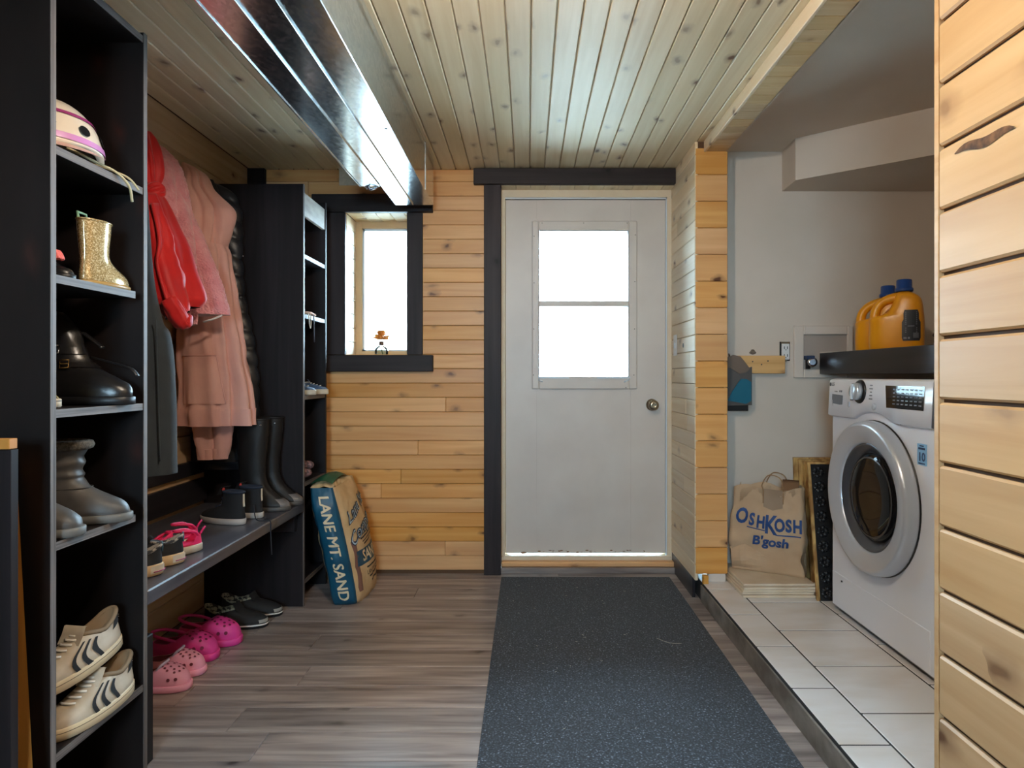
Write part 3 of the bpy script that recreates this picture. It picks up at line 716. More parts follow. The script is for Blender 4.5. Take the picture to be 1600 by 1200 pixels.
# ================================================================== alcove: shelf, bottles, boxes on the wall
fs = thing('floating_shelf', 'thick black stained shelf mounted above the washing machine', 'shelf', (1.8, 2.6, 1.113))
part('front_board', MB().box(1.495, 1.515, 1.45, YA-.02, 1.112, 1.218, .002), dark_y, fs)
part('top_board', MB().box(1.516, 2.249, 1.45, YA-.02, 1.196, 1.217, .002), dark_y, fs)
part('bottom_board', MB().box(1.516, 2.249, 1.45, YA-.02, 1.113, 1.13, .002), dark_y, fs)
yel = plain('yellow_jug', rgb(238,164,22), .32, c2=rgb(232,152,14), scale=(3,3,3)); capb = plain('blue_cap', rgb(20,66,140), .35)
def jug(label, loc, rz, rev=False):
    t = thing('detergent_bottle', label, 'bottle', loc, rz, 'laundry detergent jugs')
    keys = [(.000,-.098,.100,.050),(.004,-.104,.106,.055),(.05,-.106,.108,.057),(.11,-.104,.108,.057),(.140,-.100,.107,.056),(.158,-.040,.105,.054),(.20,-.012,.100,.050),(.222,-.006,.092,.046),(.238,.000,.075,.040),(.248,.008,.056,.026),(.252,.010,.052,.021)]
    rings = []
    for k in range(41):
        z, x0, x1, d = cr(keys, k*(len(keys)-1)/40); xc = (x0+x1)/2; a = (x1-x0)/2; rg = []
        for i in range(32):
            th = 2*math.pi*i/32; c, s_ = math.cos(th), math.sin(th)
            rg.append(Vector((xc+a*math.copysign(abs(c)**.62, c), d*math.copysign(abs(s_)**.75, s_), z)))
        rings.append(rg)
    part('jug_body', MB().loft(rings), yel, t, True)
    hp = crv([(-.078,0,.118),(-.082,0,.150),(-.075,0,.182),(-.053,0,.208),(-.022,0,.222),(.012,0,.226)], 22)
    part('handle', MB().tube(hp, [.029-.006*math.sin(math.pi*k/21) for k in range(22)], 14, flat=.85), yel, t, True)
    part('cap', MB().lathe([(.034,.250),(.036,.254),(.036,.264),(.031,.267),(.030,.300),(.026,.303),(.001,.303)], Matrix.Translation((.031,0,0)), 28), capb, t, True)
    if not rev:
        M = frame((.062,-.0583,.088),(1,0,.0),(0,0,1)); lb = []
        for i in range(28):
            a = 2*math.pi*i/28; c, s_ = math.cos(a), math.sin(a)
            lb.append(Vector((.062+.034*math.copysign(abs(c)**.4,c)*(1-.14*(s_>0)), -.060-.0012, .100+.066*math.copysign(abs(s_)**.4,s_))))
        back = [p+Vector((0,.01,0)) for p in lb]
        def bend(p):  # hug the rounded side
            x = p.x; k = max(-.98, min(.98, (x-.001)/.107)); 
            dcur = .0575*max(0.0, 1-abs(k)**(2/.62))**.375
            return Vector((p.x, -(dcur+.0012) + (p.y+.0612), p.z))
        part('label', MB().loft([[Vector((.062+(.034-.006*(r_>6)-.004*(r_ in (0,10)))*(c_/5-1), -.0612, .034+.0132*r_)) for c_ in range(11)] for r_ in range(11)], False, False, False).mapped(bend), plain('label_dark', rgb(46,50,58), .4), t, True)
        lm = MB()
        for k in range(11):
            z = .158-.0085*k; wdt = .022 if k != 7 else .012
            lm.add([(.062-wdt,-.0634,z),(.062+wdt,-.0634,z),(.062+wdt,-.0634,z-.0035),(.062-wdt,-.0634,z-.0035)], [(0,1,2,3)])
        for k in range(10): lm.add([(.07+.002*k,-.0634,.068),(.0712+.002*k,-.0634,.068),(.0712+.002*k,-.0634,.046),(.07+.002*k,-.0634,.046)], [(0,1,2,3)])
        lm.add([(.034,-.0634,.05),(.046,-.0634,.05),(.046,-.0634,.042),(.034,-.0634,.042)], [(0,1,2,3)])
        lm.add([(.05,-.0634,.05),(.058,-.0634,.05),(.058,-.0634,.042),(.05,-.0634,.042)], [(0,1,2,3)])
        def bend2(p):
            q = bend(Vector((p.x, -.0612, p.z))); return Vector((p.x, q.y-.0008, p.z))
        part('label_print', lm.mapped(bend2), plain('label_print', rgb(126,132,142), .5), t, True)
    return t
jug('yellow detergent jug with blue cap and dark printed label', (1.615, 2.86, 1.218), -.62)
jug('yellow detergent jug with blue cap, half hidden behind the labelled one', (1.655, 3.06, 1.218), -.62, True)
tb = thing('tote_bag', 'crumpled black bag lying on the shelf beside the yellow jugs', 'bag', (1.68, 2.48, 1.218))
rg = []
for k in range(9):
    z = 1.219+.105*k/8; s_ = (1-.55*(k/8)**1.5)
    rg.append([Vector((1.68+.10*s_*math.cos(a)*(1+.2*noise.noise((a*2,k*.6,1))), 2.47-.04*(k/8)+.17*s_*math.sin(a)*(1+.2*noise.noise((a*2,k*.5,5))), z+(.02*math.sin(a*2+1) if k > 4 else 0))) for a in [2*math.pi*i/28 for i in range(28)]])
part('bag_body', MB().loft(rg), plain('black_nylon', rgb(30,29,30), .5), tb)
part('strap', MB().tube([(1.60,2.56,1.26),(1.585,2.50,1.30),(1.59,2.42,1.33),(1.62,2.36,1.345)], .010, 8), black_rubber, tb)
part('tan_trim', MB().tube([(1.585,2.40,1.30),(1.59,2.36,1.35),(1.61,2.32,1.37)], .012, 8).sphere((1.58,2.45,1.25),.014), plain('tan_leather', rgb(176,126,70), .5), tb)
def YP(u, v): return P(u, v, YA)
ob = thing('outlet_box', 'white recessed washer valve box set into the drywall', 'valve box', tuple(P(1285,548,YA)))
x0, x1, z0, z1 = X_(1239,YA), X_(1331,YA), Z_(590.5,YA), Z_(509,YA); a0, a1, c0, c1 = X_(1254,YA), X_(1322,YA), Z_(577,YA), Z_(523,YA)
fb = MB()
for (a, b, c, d) in ((x0,a0,z0,z1),(a1,x1,z0,z1),(a0,a1,z0,c0),(a0,a1,c1,z1)): fb.box(a, b, YA-.018, YA+.0, c, d, .004)
part('flange', fb, plain('valve_box_white', rgb(214,202,190), .45), ob)
part('box_back', MB().box(a0-.002, a1+.002, YA-.002, YA-.0005, c0-.002, c1+.002), plain('valve_box_inside', rgb(168,156,146), .5), ob)
part('lower_shelf', MB().box(a0+.085, a1, YA-.012, YA-.002, c0, c0+.09, .002), plain('valve_box_step', rgb(206,194,182), .45), ob)
for (uu, mm) in ((1262, plain('blue_valve', rgb(30,52,84), .4)),):
    vv = MB().box(X_(1254.5,YA), X_(1267,YA), YA-.05, YA-.004, Z_(562,YA), Z_(556,YA), .003)
    part('valve_handle', vv, mm, ob)
    part('valve', MB().lathe([(.018,0),(.018,.03),(.024,.032),(.024,.045),(.014,.046)], frame((X_(1263.5,YA),YA-.004,Z_(566,YA)),(1,0,0),(0,0,1)), 16), chrome, ob)
    part('valve_pipe', MB().tube([(X_(1259,YA),YA-.025,c0+.002),(X_(1259,YA),YA-.025,Z_(563,YA))], .012, 10), black_plastic, ob)
ot = thing('wall_outlet', 'white duplex outlet without cover plate in a ragged drywall hole', 'outlet', tuple(P(1226,548,YA)))
part('electrical_box', MB().box(X_(1218,YA), X_(1234,YA), YA-.002, YA-.0003, Z_(564,YA), Z_(534,YA), .0005), black_plastic, ot)
part('receptacle', MB().box(X_(1220.5,YA), X_(1232.5,YA), YA-.012, YA-.001, Z_(562,YA), Z_(537,YA), .003), white_plastic, ot)
for v0 in (543.5, 555.5):
    sl_ = MB(); 
    for du_ in (-2.4, 2.4): sl_.box(X_(1226.5+du_-.5,YA), X_(1226.5+du_+.5,YA), YA-.0128, YA-.0119, Z_(v0+2,YA), Z_(v0-2,YA))
    sl_.box(X_(1225.9,YA), X_(1227.1,YA), YA-.0128, YA-.0119, Z_(v0+4,YA), Z_(v0+2.6,YA))
    part('socket_slots', sl_, black_plastic, ot)
part('mounting_strap', MB().box(X_(1223,YA), X_(1229,YA), YA-.006, YA-.001, Z_(565.5,YA), Z_(562.5,YA), .001).box(X_(1220,YA), X_(1233,YA), YA-.004, YA-.001, Z_(537,YA), Z_(534,YA), .001), steel, ot)
bl = thing('nailed_wood_block', 'short pale wood block screwed to the drywall beside the outlet', 'wood block', tuple(P(1182,570,YA)))
part('block', MB().box(X_(1141,YA), X_(1222,YA), YA-.042, YA-.001, Z_(583.5,YA), Z_(556,YA), .002), wood('block_wood', rgb(226,182,122), rgb(196,146,86), 0, vary=0), bl)
for (a, b) in ((1176,565),(1200,564),(1190,569.5)): part('screw', MB().lathe([(.004,0),(.003,.002)], frame((X_(a,YA-.042), YA-.042, Z_(b,YA-.042)),(1,0,0),(0,0,1)), 8), screw_mat, bl)
part('wall_hole', MB().add([Vector((X_(1176+5*math.cos(a)*(1+.3*math.sin(3*a)),YA), YA-.0012, Z_(550+4*math.sin(a),YA))) for a in [2*math.pi*k/14 for k in range(14)]], [list(range(14))]), plain('torn_drywall', rgb(126,112,96), .9, c2=rgb(80,70,62), scale=(80,80,80)), bl)
tl = thing('hanging_pouch', 'small grey and teal plastic pouch hanging at the drywall corner', 'pouch', tuple(P(1158,600,3.27)))
def pouch(pts, y, d):
    return MB().loft([[Vector((X_(a,y), y+.0, Z_(b,y))) for (a, b) in pts], [Vector((X_(a,y), y+d, Z_(b,y))) for (a, b) in pts]], smooth=False)
grey_pl = plain('grey_film', rgb(84,80,78), .35)
part('back_sheet', pouch([(1120,572),(1150,572),(1166,576),(1175,573),(1175,633),(1120,634)], 3.285, .012), grey_pl, tl)
part('top_flap', pouch([(1120,575),(1133,560),(1146,554.5),(1157,557),(1163,564),(1172,576),(1166,582),(1155,584),(1140,574),(1130,580),(1120,590)], 3.278, .006), plain('flap_film', rgb(112,96,84), .35), tl)
part('teal_print', pouch([(1137,626),(1144,612),(1152,600),(1158,592),(1166,592),(1174,597),(1174,626),(1166,631),(1150,628)], 3.279, .005), plain('teal_film', rgb(14,96,120), .35), tl)
part('black_backing', pouch([(1120,588),(1169,588),(1169,642),(1120,642)], 3.30, .010), black_plastic, tl)
part('hook_cord', MB().tube([(X_(1140,3.29),3.29,Z_(562,3.29)),(X_(1140,3.29),3.30,Z_(553,3.29)),(X_(1144,3.29),3.3175,Z_(558,3.29))], .003, 6), black_plastic, tl)
# leftover floor tiles in a stack, each one a thing
for k in range(5):
    dx, dy = random.uniform(-.004,.004), random.uniform(-.004,.004)
    if k >= 4: dx, dy = .006, .01
    t = thing('loose_floor_tile', ('lowest', 'second from the bottom', 'middle', 'second from the top', 'topmost')[k]+' beige ceramic tile in the stack under the paper bag', 'tile', (.98+dx+.165, 2.965+dy+.165, .093+.0122*k), 0, 'spare floor tiles')
    part('tile_body', MB().box(.98+dx, .98+dx+.33, 2.965+dy, 2.965+dy+.33, .0932+.0122*k, .0932+.0122*k+.0115, .003), tile_edge, t)
# OSB boards and a pressed black ceiling tile
osb = plain('osb_board', rgb(206,168,104), .75, c2=rgb(150,108,58), scale=(30,30,12), detail=2, lo=.4, hi=.6)
for k in range(4):
    t = thing('osb_board', ('thin yellow OSB board leaning directly against the drywall', 'thin yellow OSB board second from the drywall', 'thin yellow OSB board third from the drywall', 'thin yellow OSB board leaning behind the black embossed tile')[k], 'board', (1.6, 3.33-.03*k, .093), 0, 'leaning OSB boards')
    x0 = 1.360+.013*k; th = .012
    yb, yt, zt = 3.30-.052*k, 3.347-.030*k, .685-.006*k
    q = [(yb-th,.094),(yb,.094),(yt,zt),(yt-th,zt-.001)]
    part('board', MB().prism(q, 0, x0, x0+.61), osb, t)
pt = thing('embossed_tile', 'black embossed floral panel leaning between washer and boards', 'panel', (1.6, 2.95, .093))
pb, pt_, ph = Vector((1.300, 2.925, .094)), Vector((1.300, 3.03, .705)), .61
ez = (pt_-pb).normalized(); ME = frame(tuple(pb), (1,0,0), tuple(ez))   # local: x right, y up, z toward camera(-Y)
def bxm(M, *a, **k):
    m = MB().box(*a, **k); return m.mapped(lambda p: M @ p)
part('backing_board', bxm(ME, 0, .61, 0, .615, -.012, 0), osb, pt)
blk = plain('black_tin', rgb(34,34,36), .38, .3)
part('tin_sheet', bxm(ME, .012, .61, .0, .607, .0, .003, b=.001), blk, pt)
fm = MB()
for k in range(6):
    a = 2*math.pi*k/6+.26
    fm.sphere((.018*math.cos(a), .018*math.sin(a), 0), .010, .010, .004, 8, 4)
    fm.tube([(.006*math.cos(a+.5), .006*math.sin(a+.5), .001), (.028*math.cos(a+.5), .028*math.sin(a+.5), .001)], .0025, 5)
fm.sphere((0,0,0), .007, .007, .005, 8, 4)
proto = None
for c in range(3):
    for r_ in range(9):
        if proto is None:
            proto = part('rosette', fm, blk, pt, True)
            o = proto
        else:
            o = proto.copy(); COL.objects.link(o); o.parent = pt
        o.matrix_local = WM[pt.name].inverted() @ ME @ Matrix.Translation((.045+.067*c, .035+.067*r_, .003))
# ================================================================== floor mat
rug = thing('floor_mat', 'charcoal blue ribbed carpet mat on the floor before the door', 'mat', (.32, 2.5, 0))
rm, nt, bs, out = new_mat('mat_pile')
n = nd(nt, 'ShaderNodeTexNoise'); n.inputs['Scale'].default_value = 1; n.inputs['Detail'].default_value = 2; nt.links.new(coords(nt, (150,150,150), False), n.inputs[0])
n2 = nd(nt, 'ShaderNodeTexNoise'); n2.inputs['Scale'].default_value = 1; n2.inputs['Detail'].default_value = 3; nt.links.new(coords(nt, (7,5,7), False), n2.inputs[0])
c1 = ramp(nt, n.outputs[0], [(.38, rgb(22,25,31)), (.60, rgb(50,57,68)), (.74, rgb(132,142,154))])
nt.links.new(mixc(nt, ramp(nt, n2.outputs[0], [(.4,(0,0,0,1)),(.8,(.3,.3,.3,1))]), c1, rgb(40,40,42)), bs.inputs['Base Color']); bs.inputs['Roughness'].default_value = .9; bs.inputs['Sheen Weight'].default_value = .1
bump(nt, bs, n.outputs[0], .5, .003)
part('carpet', MB().box(-.142, .774, 1.45, 3.555, .0005, .008, .002), rm, rug)
lint = MB()
for k in range(42):
    a = random.uniform(0, 6.28); x, y = random.uniform(-.1,.74), random.uniform(2.0,3.5); l = random.uniform(.002,.006)
    lint.tube([(x,y,.0085),(x+l*math.cos(a),y+l*math.sin(a),.0095),(x+2*l*math.cos(a+.5),y+2*l*math.sin(a+.5),.0085)], .0007, 4)
lint.tube(crv([(.54,2.72,.009),(.57,2.68,.010),(.60,2.665,.010),(.63,2.668,.009)],8), .0009, 4)
lo_ = part('lint', lint, plain('lint_fibre', rgb(186,182,172), .9), rug); lo_['kind'] = 'stuff'
# ================================================================== footwear builder (local x: heel 0 to toe 1 times L; y width; z up)
def outline(xh, xf, w, z, n=28, ex=2.35, narrow=.20, curve=0.0):
    xc, a = (xh+xf)/2, (xf-xh)/2; out = []
    for i in range(n):
        t = 2*math.pi*i/n; c, s = math.cos(t), math.sin(t)
        x = xc + a*math.copysign(abs(c)**(2/ex), c); u = (x-xh)/max(1e-6, xf-xh)
        ww = w*(1-narrow*(1-min(1, u/.55))**1.0) if u < .55 else w
        out.append(Vector((x, ww*math.copysign(abs(s)**(2/ex), s) + curve*math.sin(u*3.1), z)))
    return out
class Upper:
    def __init__(s, keys, L, n=28, m=22, ex=2.35, lean=None, low=False):
        s.low = low
        s.keys = [tuple(q*L for q in k) for k in keys]; s.L = L; s.n = n; s.m = m; s.ex = ex; s.lean = lean
    def ring(s, t, grow=0.0, dz=0.0):
        z, xh, xf, w = cr(s.keys, t*(len(s.keys)-1))
        r = outline(xh-grow, xf+grow, w+grow, z+dz, s.n, s.ex)
        if s.low: r = [low_cut(p, s.L, s.keys[-1][0]) for p in r]
        return r
    def at(s, t, th, lift=0.0):       # th: angle from the toe, lift: outwards
        z, xh, xf, w = cr(s.keys, t*(len(s.keys)-1)); xc, a = (xh+xf)/2, (xf-xh)/2
        c, q = math.cos(th), math.sin(th)
        x = xc+a*math.copysign(abs(c)**(2/s.ex), c); u = (x-xh)/max(1e-6, xf-xh)
        ww = w*(1-.20*(1-min(1, u/.55))) if u < .55 else w
        p = Vector((x, ww*math.copysign(abs(q)**(2/s.ex), q), z))
        if s.low: p = low_cut(p, s.L, s.keys[-1][0])
        if lift:
            nrm = Vector((math.copysign(abs(c), c)/max(.3, 1), q, .55)).normalized(); p = p+nrm*lift
        return p
    def mesh(s, depth=.30, wall=.004, wr=0.0, seed=0):
        rings = [s.ring(k/s.m) for k in range(s.m+1)]
        if wr:
            for k, rg in enumerate(rings):
                for i, p in enumerate(rg):
                    d = wr*noise.noise((p.x*40+seed, p.y*40, p.z*45)); rg[i] = p + Vector((p.x-s.L*.3, p.y, 0)).normalized()*d
        top = rings[-1]; c = sum(top, Vector())/len(top); zt = s.keys[-1][0]; zb = zt-depth*s.L
        inn = [c+(p-c)*(1-wall*2/max(.02, (p-c).length)) for p in top]
        low = [Vector((c.x+(p.x-c.x)*.9, c.y+(p.y-c.y)*.9, max(zb, s.keys[0][0]+.01))) for p in inn]
        mb = MB(); mb.loft(rings, True, False, True, 0, True)
        mb.loft([top, [p+Vector((0,0,.002)) for p in inn], low], False, True, True, 1, True)
        return mb
    def patch(s, t0, t1, a0, a1, lift=.0015, nt=8, na=6, mb=None, mi=0):
        mb = mb or MB()
        rows = [[s.at(t0+(t1-t0)*k/nt, a0+(a1-a0)*j/na, lift) for j in range(na+1)] for k in range(nt+1)]
        return mb.loft(rows, False, False, False, mi, True)
def sole_mb(up, h, grow=.004, z0=0.0, extra=0, mi=0, mb=None):
    mb = mb or MB(); z, xh, xf, w = up.keys[0]
    r = lambda g, zz: outline(xh-g, xf+g, w+g, zz, up.n, up.ex)
    return mb.loft([r(grow-.004, z0), r(grow, z0+.003), r(grow, z0+h-.002), r(grow-.003, z0+h)], True, True, True, mi, True)
LOW = [(.085,0,1,.185),(.13,-.005,.99,.185),(.175,0,.95,.172),(.212,.005,.86,.155),(.245,.008,.74,.140),(.278,.01,.63,.126),(.308,.012,.54,.116),(.335,.015,.48,.106)]
def low_cut(p, L, zt):     # raised heel, dipped ankle line
    k = (max(0, p.z/zt-.35)/.65)**1.5; u = p.x/L
    return Vector((p.x, p.y, p.z+k*L*(.045*max(0, 1-u/.14)-.055*math.exp(-((u-.26)/.12)**2))))
HIGH = LOW[:7]+[(.36,.015,.50,.112)]+[(.42,.02,.49,.112),(.50,.02,.465,.110),(.58,.018,.46,.112)]
def laces(up, t0, t1, n, r, mat, parent, spread=.42):
    mb = MB()
    for k in range(n):
        t = t0+(t1-t0)*k/(n-1)
        mb.tube([up.at(t, -spread, .002), up.at(t+.01, -.15, .005), up.at(t+.01, .15, .005), up.at(t, spread, .002)], r, 6)
    part('laces', mb, mat, parent, True)
def sneaker(name, label, cat, loc, rz, L, m_up, m_lin, m_sole, m_lace=None, keys=LOW, sole_h=.10, group=None, rot=None, ex=2.35, nl=5, wr=0, toe_cap=None, heel_tab=None, foxing=None, scale=None):
    t = thing(name, label, cat, loc, rz, group, rot, scale)
    up = Upper(keys, L, ex=ex, low=(keys is not HIGH))
    part('upper', up.mesh(.22, wr=wr), [m_up, m_lin], t, True)
    so = part('sole', sole_mb(up, sole_h*L), m_sole, t, True)
    tp = MB(); ring = up.ring(1.0); tp.tube(ring, .0055*L/.25, 7, closed=True); part('collar', tp, m_lin, t, True)
    tg = MB(); q = up.at(1, 0); tg.loft([[q+Vector((dx, y, dz)) for y in (-.028*L/.25, -.01, .01, .028*L/.25)] for (dx, dz) in ((.02*L/.25,-.015),(.006,.004),(-.004,.02*L/.25),(-.009,.019*L/.25))], False, False, False, 0, True)
    part('tongue', tg, m_up, t, True)
    if m_lace: laces(up, .50, .95, nl, .0028*L/.25, m_lace, t)
    if toe_cap: part('toe_cap', up.patch(.02, .36, -.75, .75, .002, 6, 10), toe_cap, t, True)
    if heel_tab: part('heel_tab', up.patch(.55, .995, math.pi-1.05, math.pi+1.05, .002, 5, 14), heel_tab, t, True)
    if foxing: part('foxing_line', MB().tube([p+Vector((0,0,.004)) for p in outline(up.keys[0][1]-.003, up.keys[0][2]+.003, up.keys[0][3]+.003, sole_h*L*.55, 28, ex)], .0016, 5, closed=True), foxing, t, True)
    return t, up
leather_blk = plain('black_leather', rgb(26,25,26), .32, bmp=.15, bscale=(60,60,60), spec=.6)
suede_blk = plain('black_suede', rgb(24,24,27), .85)
lining_blk = plain('black_lining', rgb(18,18,20), .9)
navy_fab = plain('navy_fabric', rgb(30,38,54), .85)
grey_fab = plain('grey_fabric', rgb(110,108,106), .85, c2=rgb(150,148,144), scale=(60,60,60))
sole_white = plain('off_white_sole', rgb(214,206,192), .55, c2=rgb(196,180,152), scale=(12,12,20))
sole_tan = plain('tan_sole', rgb(206,170,122), .6, c2=rgb(214,186,146), scale=(12,12,20))
sole_grey = plain('grey_sole', rgb(116,112,108), .6)
white_leather = plain('worn_white_leather', rgb(196,184,166), .5, c2=rgb(176,160,138), scale=(18,18,18))
hot_pink = plain('hot_pink', rgb(238,44,110), .5)
coral = plain('coral_cloth', rgb(236,112,104), .7)
white_rub = plain('white_trim', rgb(226,222,214), .5)
# ---------------------------------------------------------------- shelf unit contents
Z1, Z2, Z3, Z4, Z5 = 1.6265, 1.3335, 1.0265, .7245, .2425
# kids' helmet with straps on the topmost visible shelf
hx, hy = -1.192, 1.632
t = thing('bike_helmet', 'small white helmet with pink bands on the top shelf', 'helmet', (hx, hy, Z1))
shell = MB(); rings = []
for k in range(15):
    a = math.pi/2*k/14; rings.append([Vector((hx+.108*math.cos(a*.98)*math.cos(b), hy+.125*math.cos(a*.98)*math.sin(b), Z1+.03+.135*math.sin(a)+(.012*math.cos(2*b) if k == 0 else 0))) for b in [2*math.pi*i/36 for i in range(36)]])
inn = [Vector((hx+(p.x-hx)*.86, hy+(p.y-hy)*.86, p.z-.004)) for p in rings[0]]
shell.loft([inn]+rings, False, True, True, 0, True)
part('shell', shell, plain('helmet_white', rgb(226,214,196), .3, coat=.4), t)
def hel(a, b, o=.003): return Vector((hx+(.108+o)*math.cos(a*.98)*math.cos(b), hy+(.125+o)*math.cos(a*.98)*math.sin(b), Z1+.03+(.135+o)*math.sin(a)))
lil = plain('helmet_lilac', rgb(196,132,190), .35)
for (a0, da) in ((.10,.11), (.62,.08)):
    part('band', MB().loft([[hel(a0+da*j/3, 2*math.pi*i/40) for i in range(40)] for j in range(4)], False, False, True), lil if a0 < .3 else plain('helmet_magenta', rgb(150,54,112), .35), t)
for b in (-.9, -.2, .5, 1.3, 2.4, 3.4, 4.4):
    part('vent', MB().add([hel(.36+.10*math.sin(q), b+.13*math.cos(q), .004) for q in [2*math.pi*i/14 for i in range(14)]], [list(range(14))]), black_plastic, t)
part('peak', MB().loft([[hel(.02+.0*j, -1.0+.17*j, .002) for j in range(8)], [hel(0, -1.0+.17*j, .03)+Vector((0,0,-.014)) for j in range(8)]], False, False, False), plain('helmet_peak', rgb(214,176,160), .4), t)
strap_m = plain('cream_strap', rgb(190,178,140), .7)
part('strap', MB().tube(crv([(hx+.075,hy-.05,Z1+.03),(hx+.11,hy+.01,Z1+.012),(hx+.126,hy+.06,Z1+.004),(hx+.135,hy+.10,Z1-.02),(hx+.128,hy+.125,Z1-.055)],16), .0035, 6), strap_m, t)
part('strap', MB().tube(crv([(hx+.06,hy+.06,Z1+.03),(hx+.09,hy+.09,Z1+.02),(hx+.125,hy+.115,Z1+.005),(hx+.137,hy+.14,Z1-.02)],16), .003, 6), strap_m, t)
# second shelf: glitter boot, black shoe with coral lining, black winter boot
glit, nt, bs, out = new_mat('gold_glitter')
vo = nd(nt, 'ShaderNodeTexVoronoi'); vo.inputs['Scale'].default_value = 1; nt.links.new(coords(nt, (420,420,420), False), vo.inputs[0])
sp = nd(nt, 'ShaderNodeSeparateColor'); nt.links.new(vo.outputs['Color'], sp.inputs[0])
nt.links.new(ramp(nt, sp.outputs[0], [(0, rgb(150,126,80)), (.7, rgb(206,182,132)), (1, rgb(255,240,200))]), bs.inputs['Base Color']); bs.inputs['Roughness'].default_value = .2; bs.inputs['Metallic'].default_value = .35; bs.inputs['Coat Weight'].default_value = .8
BOOT = [(.06,0,1,.20),(.14,-.01,.99,.20),(.22,0,.92,.185),(.30,.01,.76,.165),(.38,.015,.62,.155),(.48,.01,.54,.155),(.62,0,.53,.165),(.80,-.02,.55,.178),(1.0,-.03,.57,.185)]
t = thing('rain_boot', 'small gold glitter rain boot on the second shelf', 'boot', (-1.122, 1.640, Z2), 1.50)
up = Upper(BOOT, .165, ex=2.2); part('boot_body', up.mesh(.5), [glit, plain('boot_lining_green', rgb(120,150,110), .7, c2=rgb(30,60,40), scale=(70,70,70))], t, True)
part('sole', sole_mb(up, .012), plain('gold_sole', rgb(168,132,70), .4), t, True)
part('rim', MB().tube(up.ring(1), .003, 6, closed=True), glit, t, True)
part('pull_loop', MB().tube([up.at(1,1.3), up.at(1,1.3)+Vector((0,.004,.024)), up.at(1,1.9)+Vector((0,.004,.024)), up.at(1,1.9)], .0035, 6), plain('green_loop', rgb(126,170,140), .6), t, True)
t, up = sneaker('buckle_shoe', 'black toddler shoe with coral lining beside the gold glitter boot', 'shoe', (-1.262, 1.575, Z2), .05, .16, leather_blk, coral, black_rubber, None, LOW, .1)
lp = MB()
for k in range(9):
    a = k*.7; lp.tube(crv([up.at(.75,0,.004)+Vector((-.02+.01*math.sin(a),.01*math.cos(a),.012)), up.at(.7,.3*math.sin(a),.02)+Vector((0,0,.018)), up.at(.55,.5*math.cos(a),.008)+Vector((.004,0,.01))], 8), .0055, 6)
part('coral_cloth', lp, coral, t, True)
BOOT2 = [(.085,0,1,.20),(.16,-.01,.99,.20),(.24,0,.93,.185),(.32,.01,.78,.17),(.40,.02,.64,.165),(.52,.02,.57,.165),(.66,.01,.56,.17),(.90,.0,.57,.175),(1.15,-.01,.59,.18),(1.28,-.02,.60,.18)]
t = thing('winter_boot', 'black snow boot with white curved piping behind the coral shoe', 'boot', (-1.352, 1.668, Z2), .05)
up = Upper(BOOT2, .185); part('boot_body', up.mesh(.4, wr=.004), [plain('black_quilted', rgb(38,38,40), .35), lining_blk], t, True); part('sole', sole_mb(up, .018), black_rubber, t, True)
part('piping', MB().tube(up.ring(1)[::1], .004, 6, closed=True), white_rub, t, True)
part('piping', MB().tube([up.at(1-.05*k, 1.0-.05*k, .002) for k in range(13)], .003, 6), white_rub, t, True)
# third shelf: tall black buckle boot and a yellow patterned sneaker
t = thing('buckle_boot', 'large black leather buckle boot leaning back on the third shelf', 'boot', (-1.335, 1.735, Z3), -.02)
TB = [(.07,0,1,.175),(.13,-.01,1.0,.178),(.19,-.01,.96,.17),(.25,-.015,.86,.155),(.31,-.02,.74,.145),(.39,-.04,.62,.14),(.50,-.08,.55,.145),(.62,-.14,.53,.15),(.74,-.24,.46,.155),(.86,-.34,.34,.16)]
up = Upper(TB, .285, m=30); part('boot_body', up.mesh(.4, wr=.006), [leather_blk, lining_blk], t, True)
part('sole', sole_mb(up, .022, .006), black_rubber, t, True)
brass = plain('brass', rgb(196,160,96), .3, .9)
for (tt, mt) in ((.52, brass), (.66, chrome)):
    s_ = part('strap', MB().loft([[up.at(tt+.03*j, -2.4+.24*i, .004) for i in range(16)] for j in (-1,0,1)], False, False, False), leather_blk, t, True)
    c = up.at(tt, -1.15, .008); part('buckle', MB().tube([c+Vector((dx,0,dz)) for (dx,dz) in ((-.012,-.011),(.012,-.009),(.012,.011),(-.012,.010))], .002, 6, closed=True).tube([c+Vector((-.012,0,0)), c+Vector((.010,-.002,.001))], .0016, 5), mt, s_, True)
part('loose_strap', MB().tube(crv([up.at(.6,.3,.006), up.at(.5,.2,.03), up.at(.36,.1,.045), up.at(.25,.1,.035)],14), .008, 6, flat=.35), leather_blk, t, True)
part('loose_strap', MB().tube(crv([up.at(.82,.3,.004), up.at(.74,.2,.02), up.at(.62,.15,.045)],12), .010, 6, flat=.35), leather_blk, t, True)
yp = plain('yellow_print_canvas', rgb(208,184,112), .7, c2=rgb(92,78,52), scale=(90,90,90), lo=.52, hi=.58)
sneaker('canvas_sneaker', 'small yellow patterned canvas sneaker beside the black buckle boot', 'shoe', (-1.283, 1.555, Z3+.0005), 0, .165, yp, plain('beige_lining', rgb(160,140,104), .8), sole_white, None, LOW, .13, foxing=ink_black)
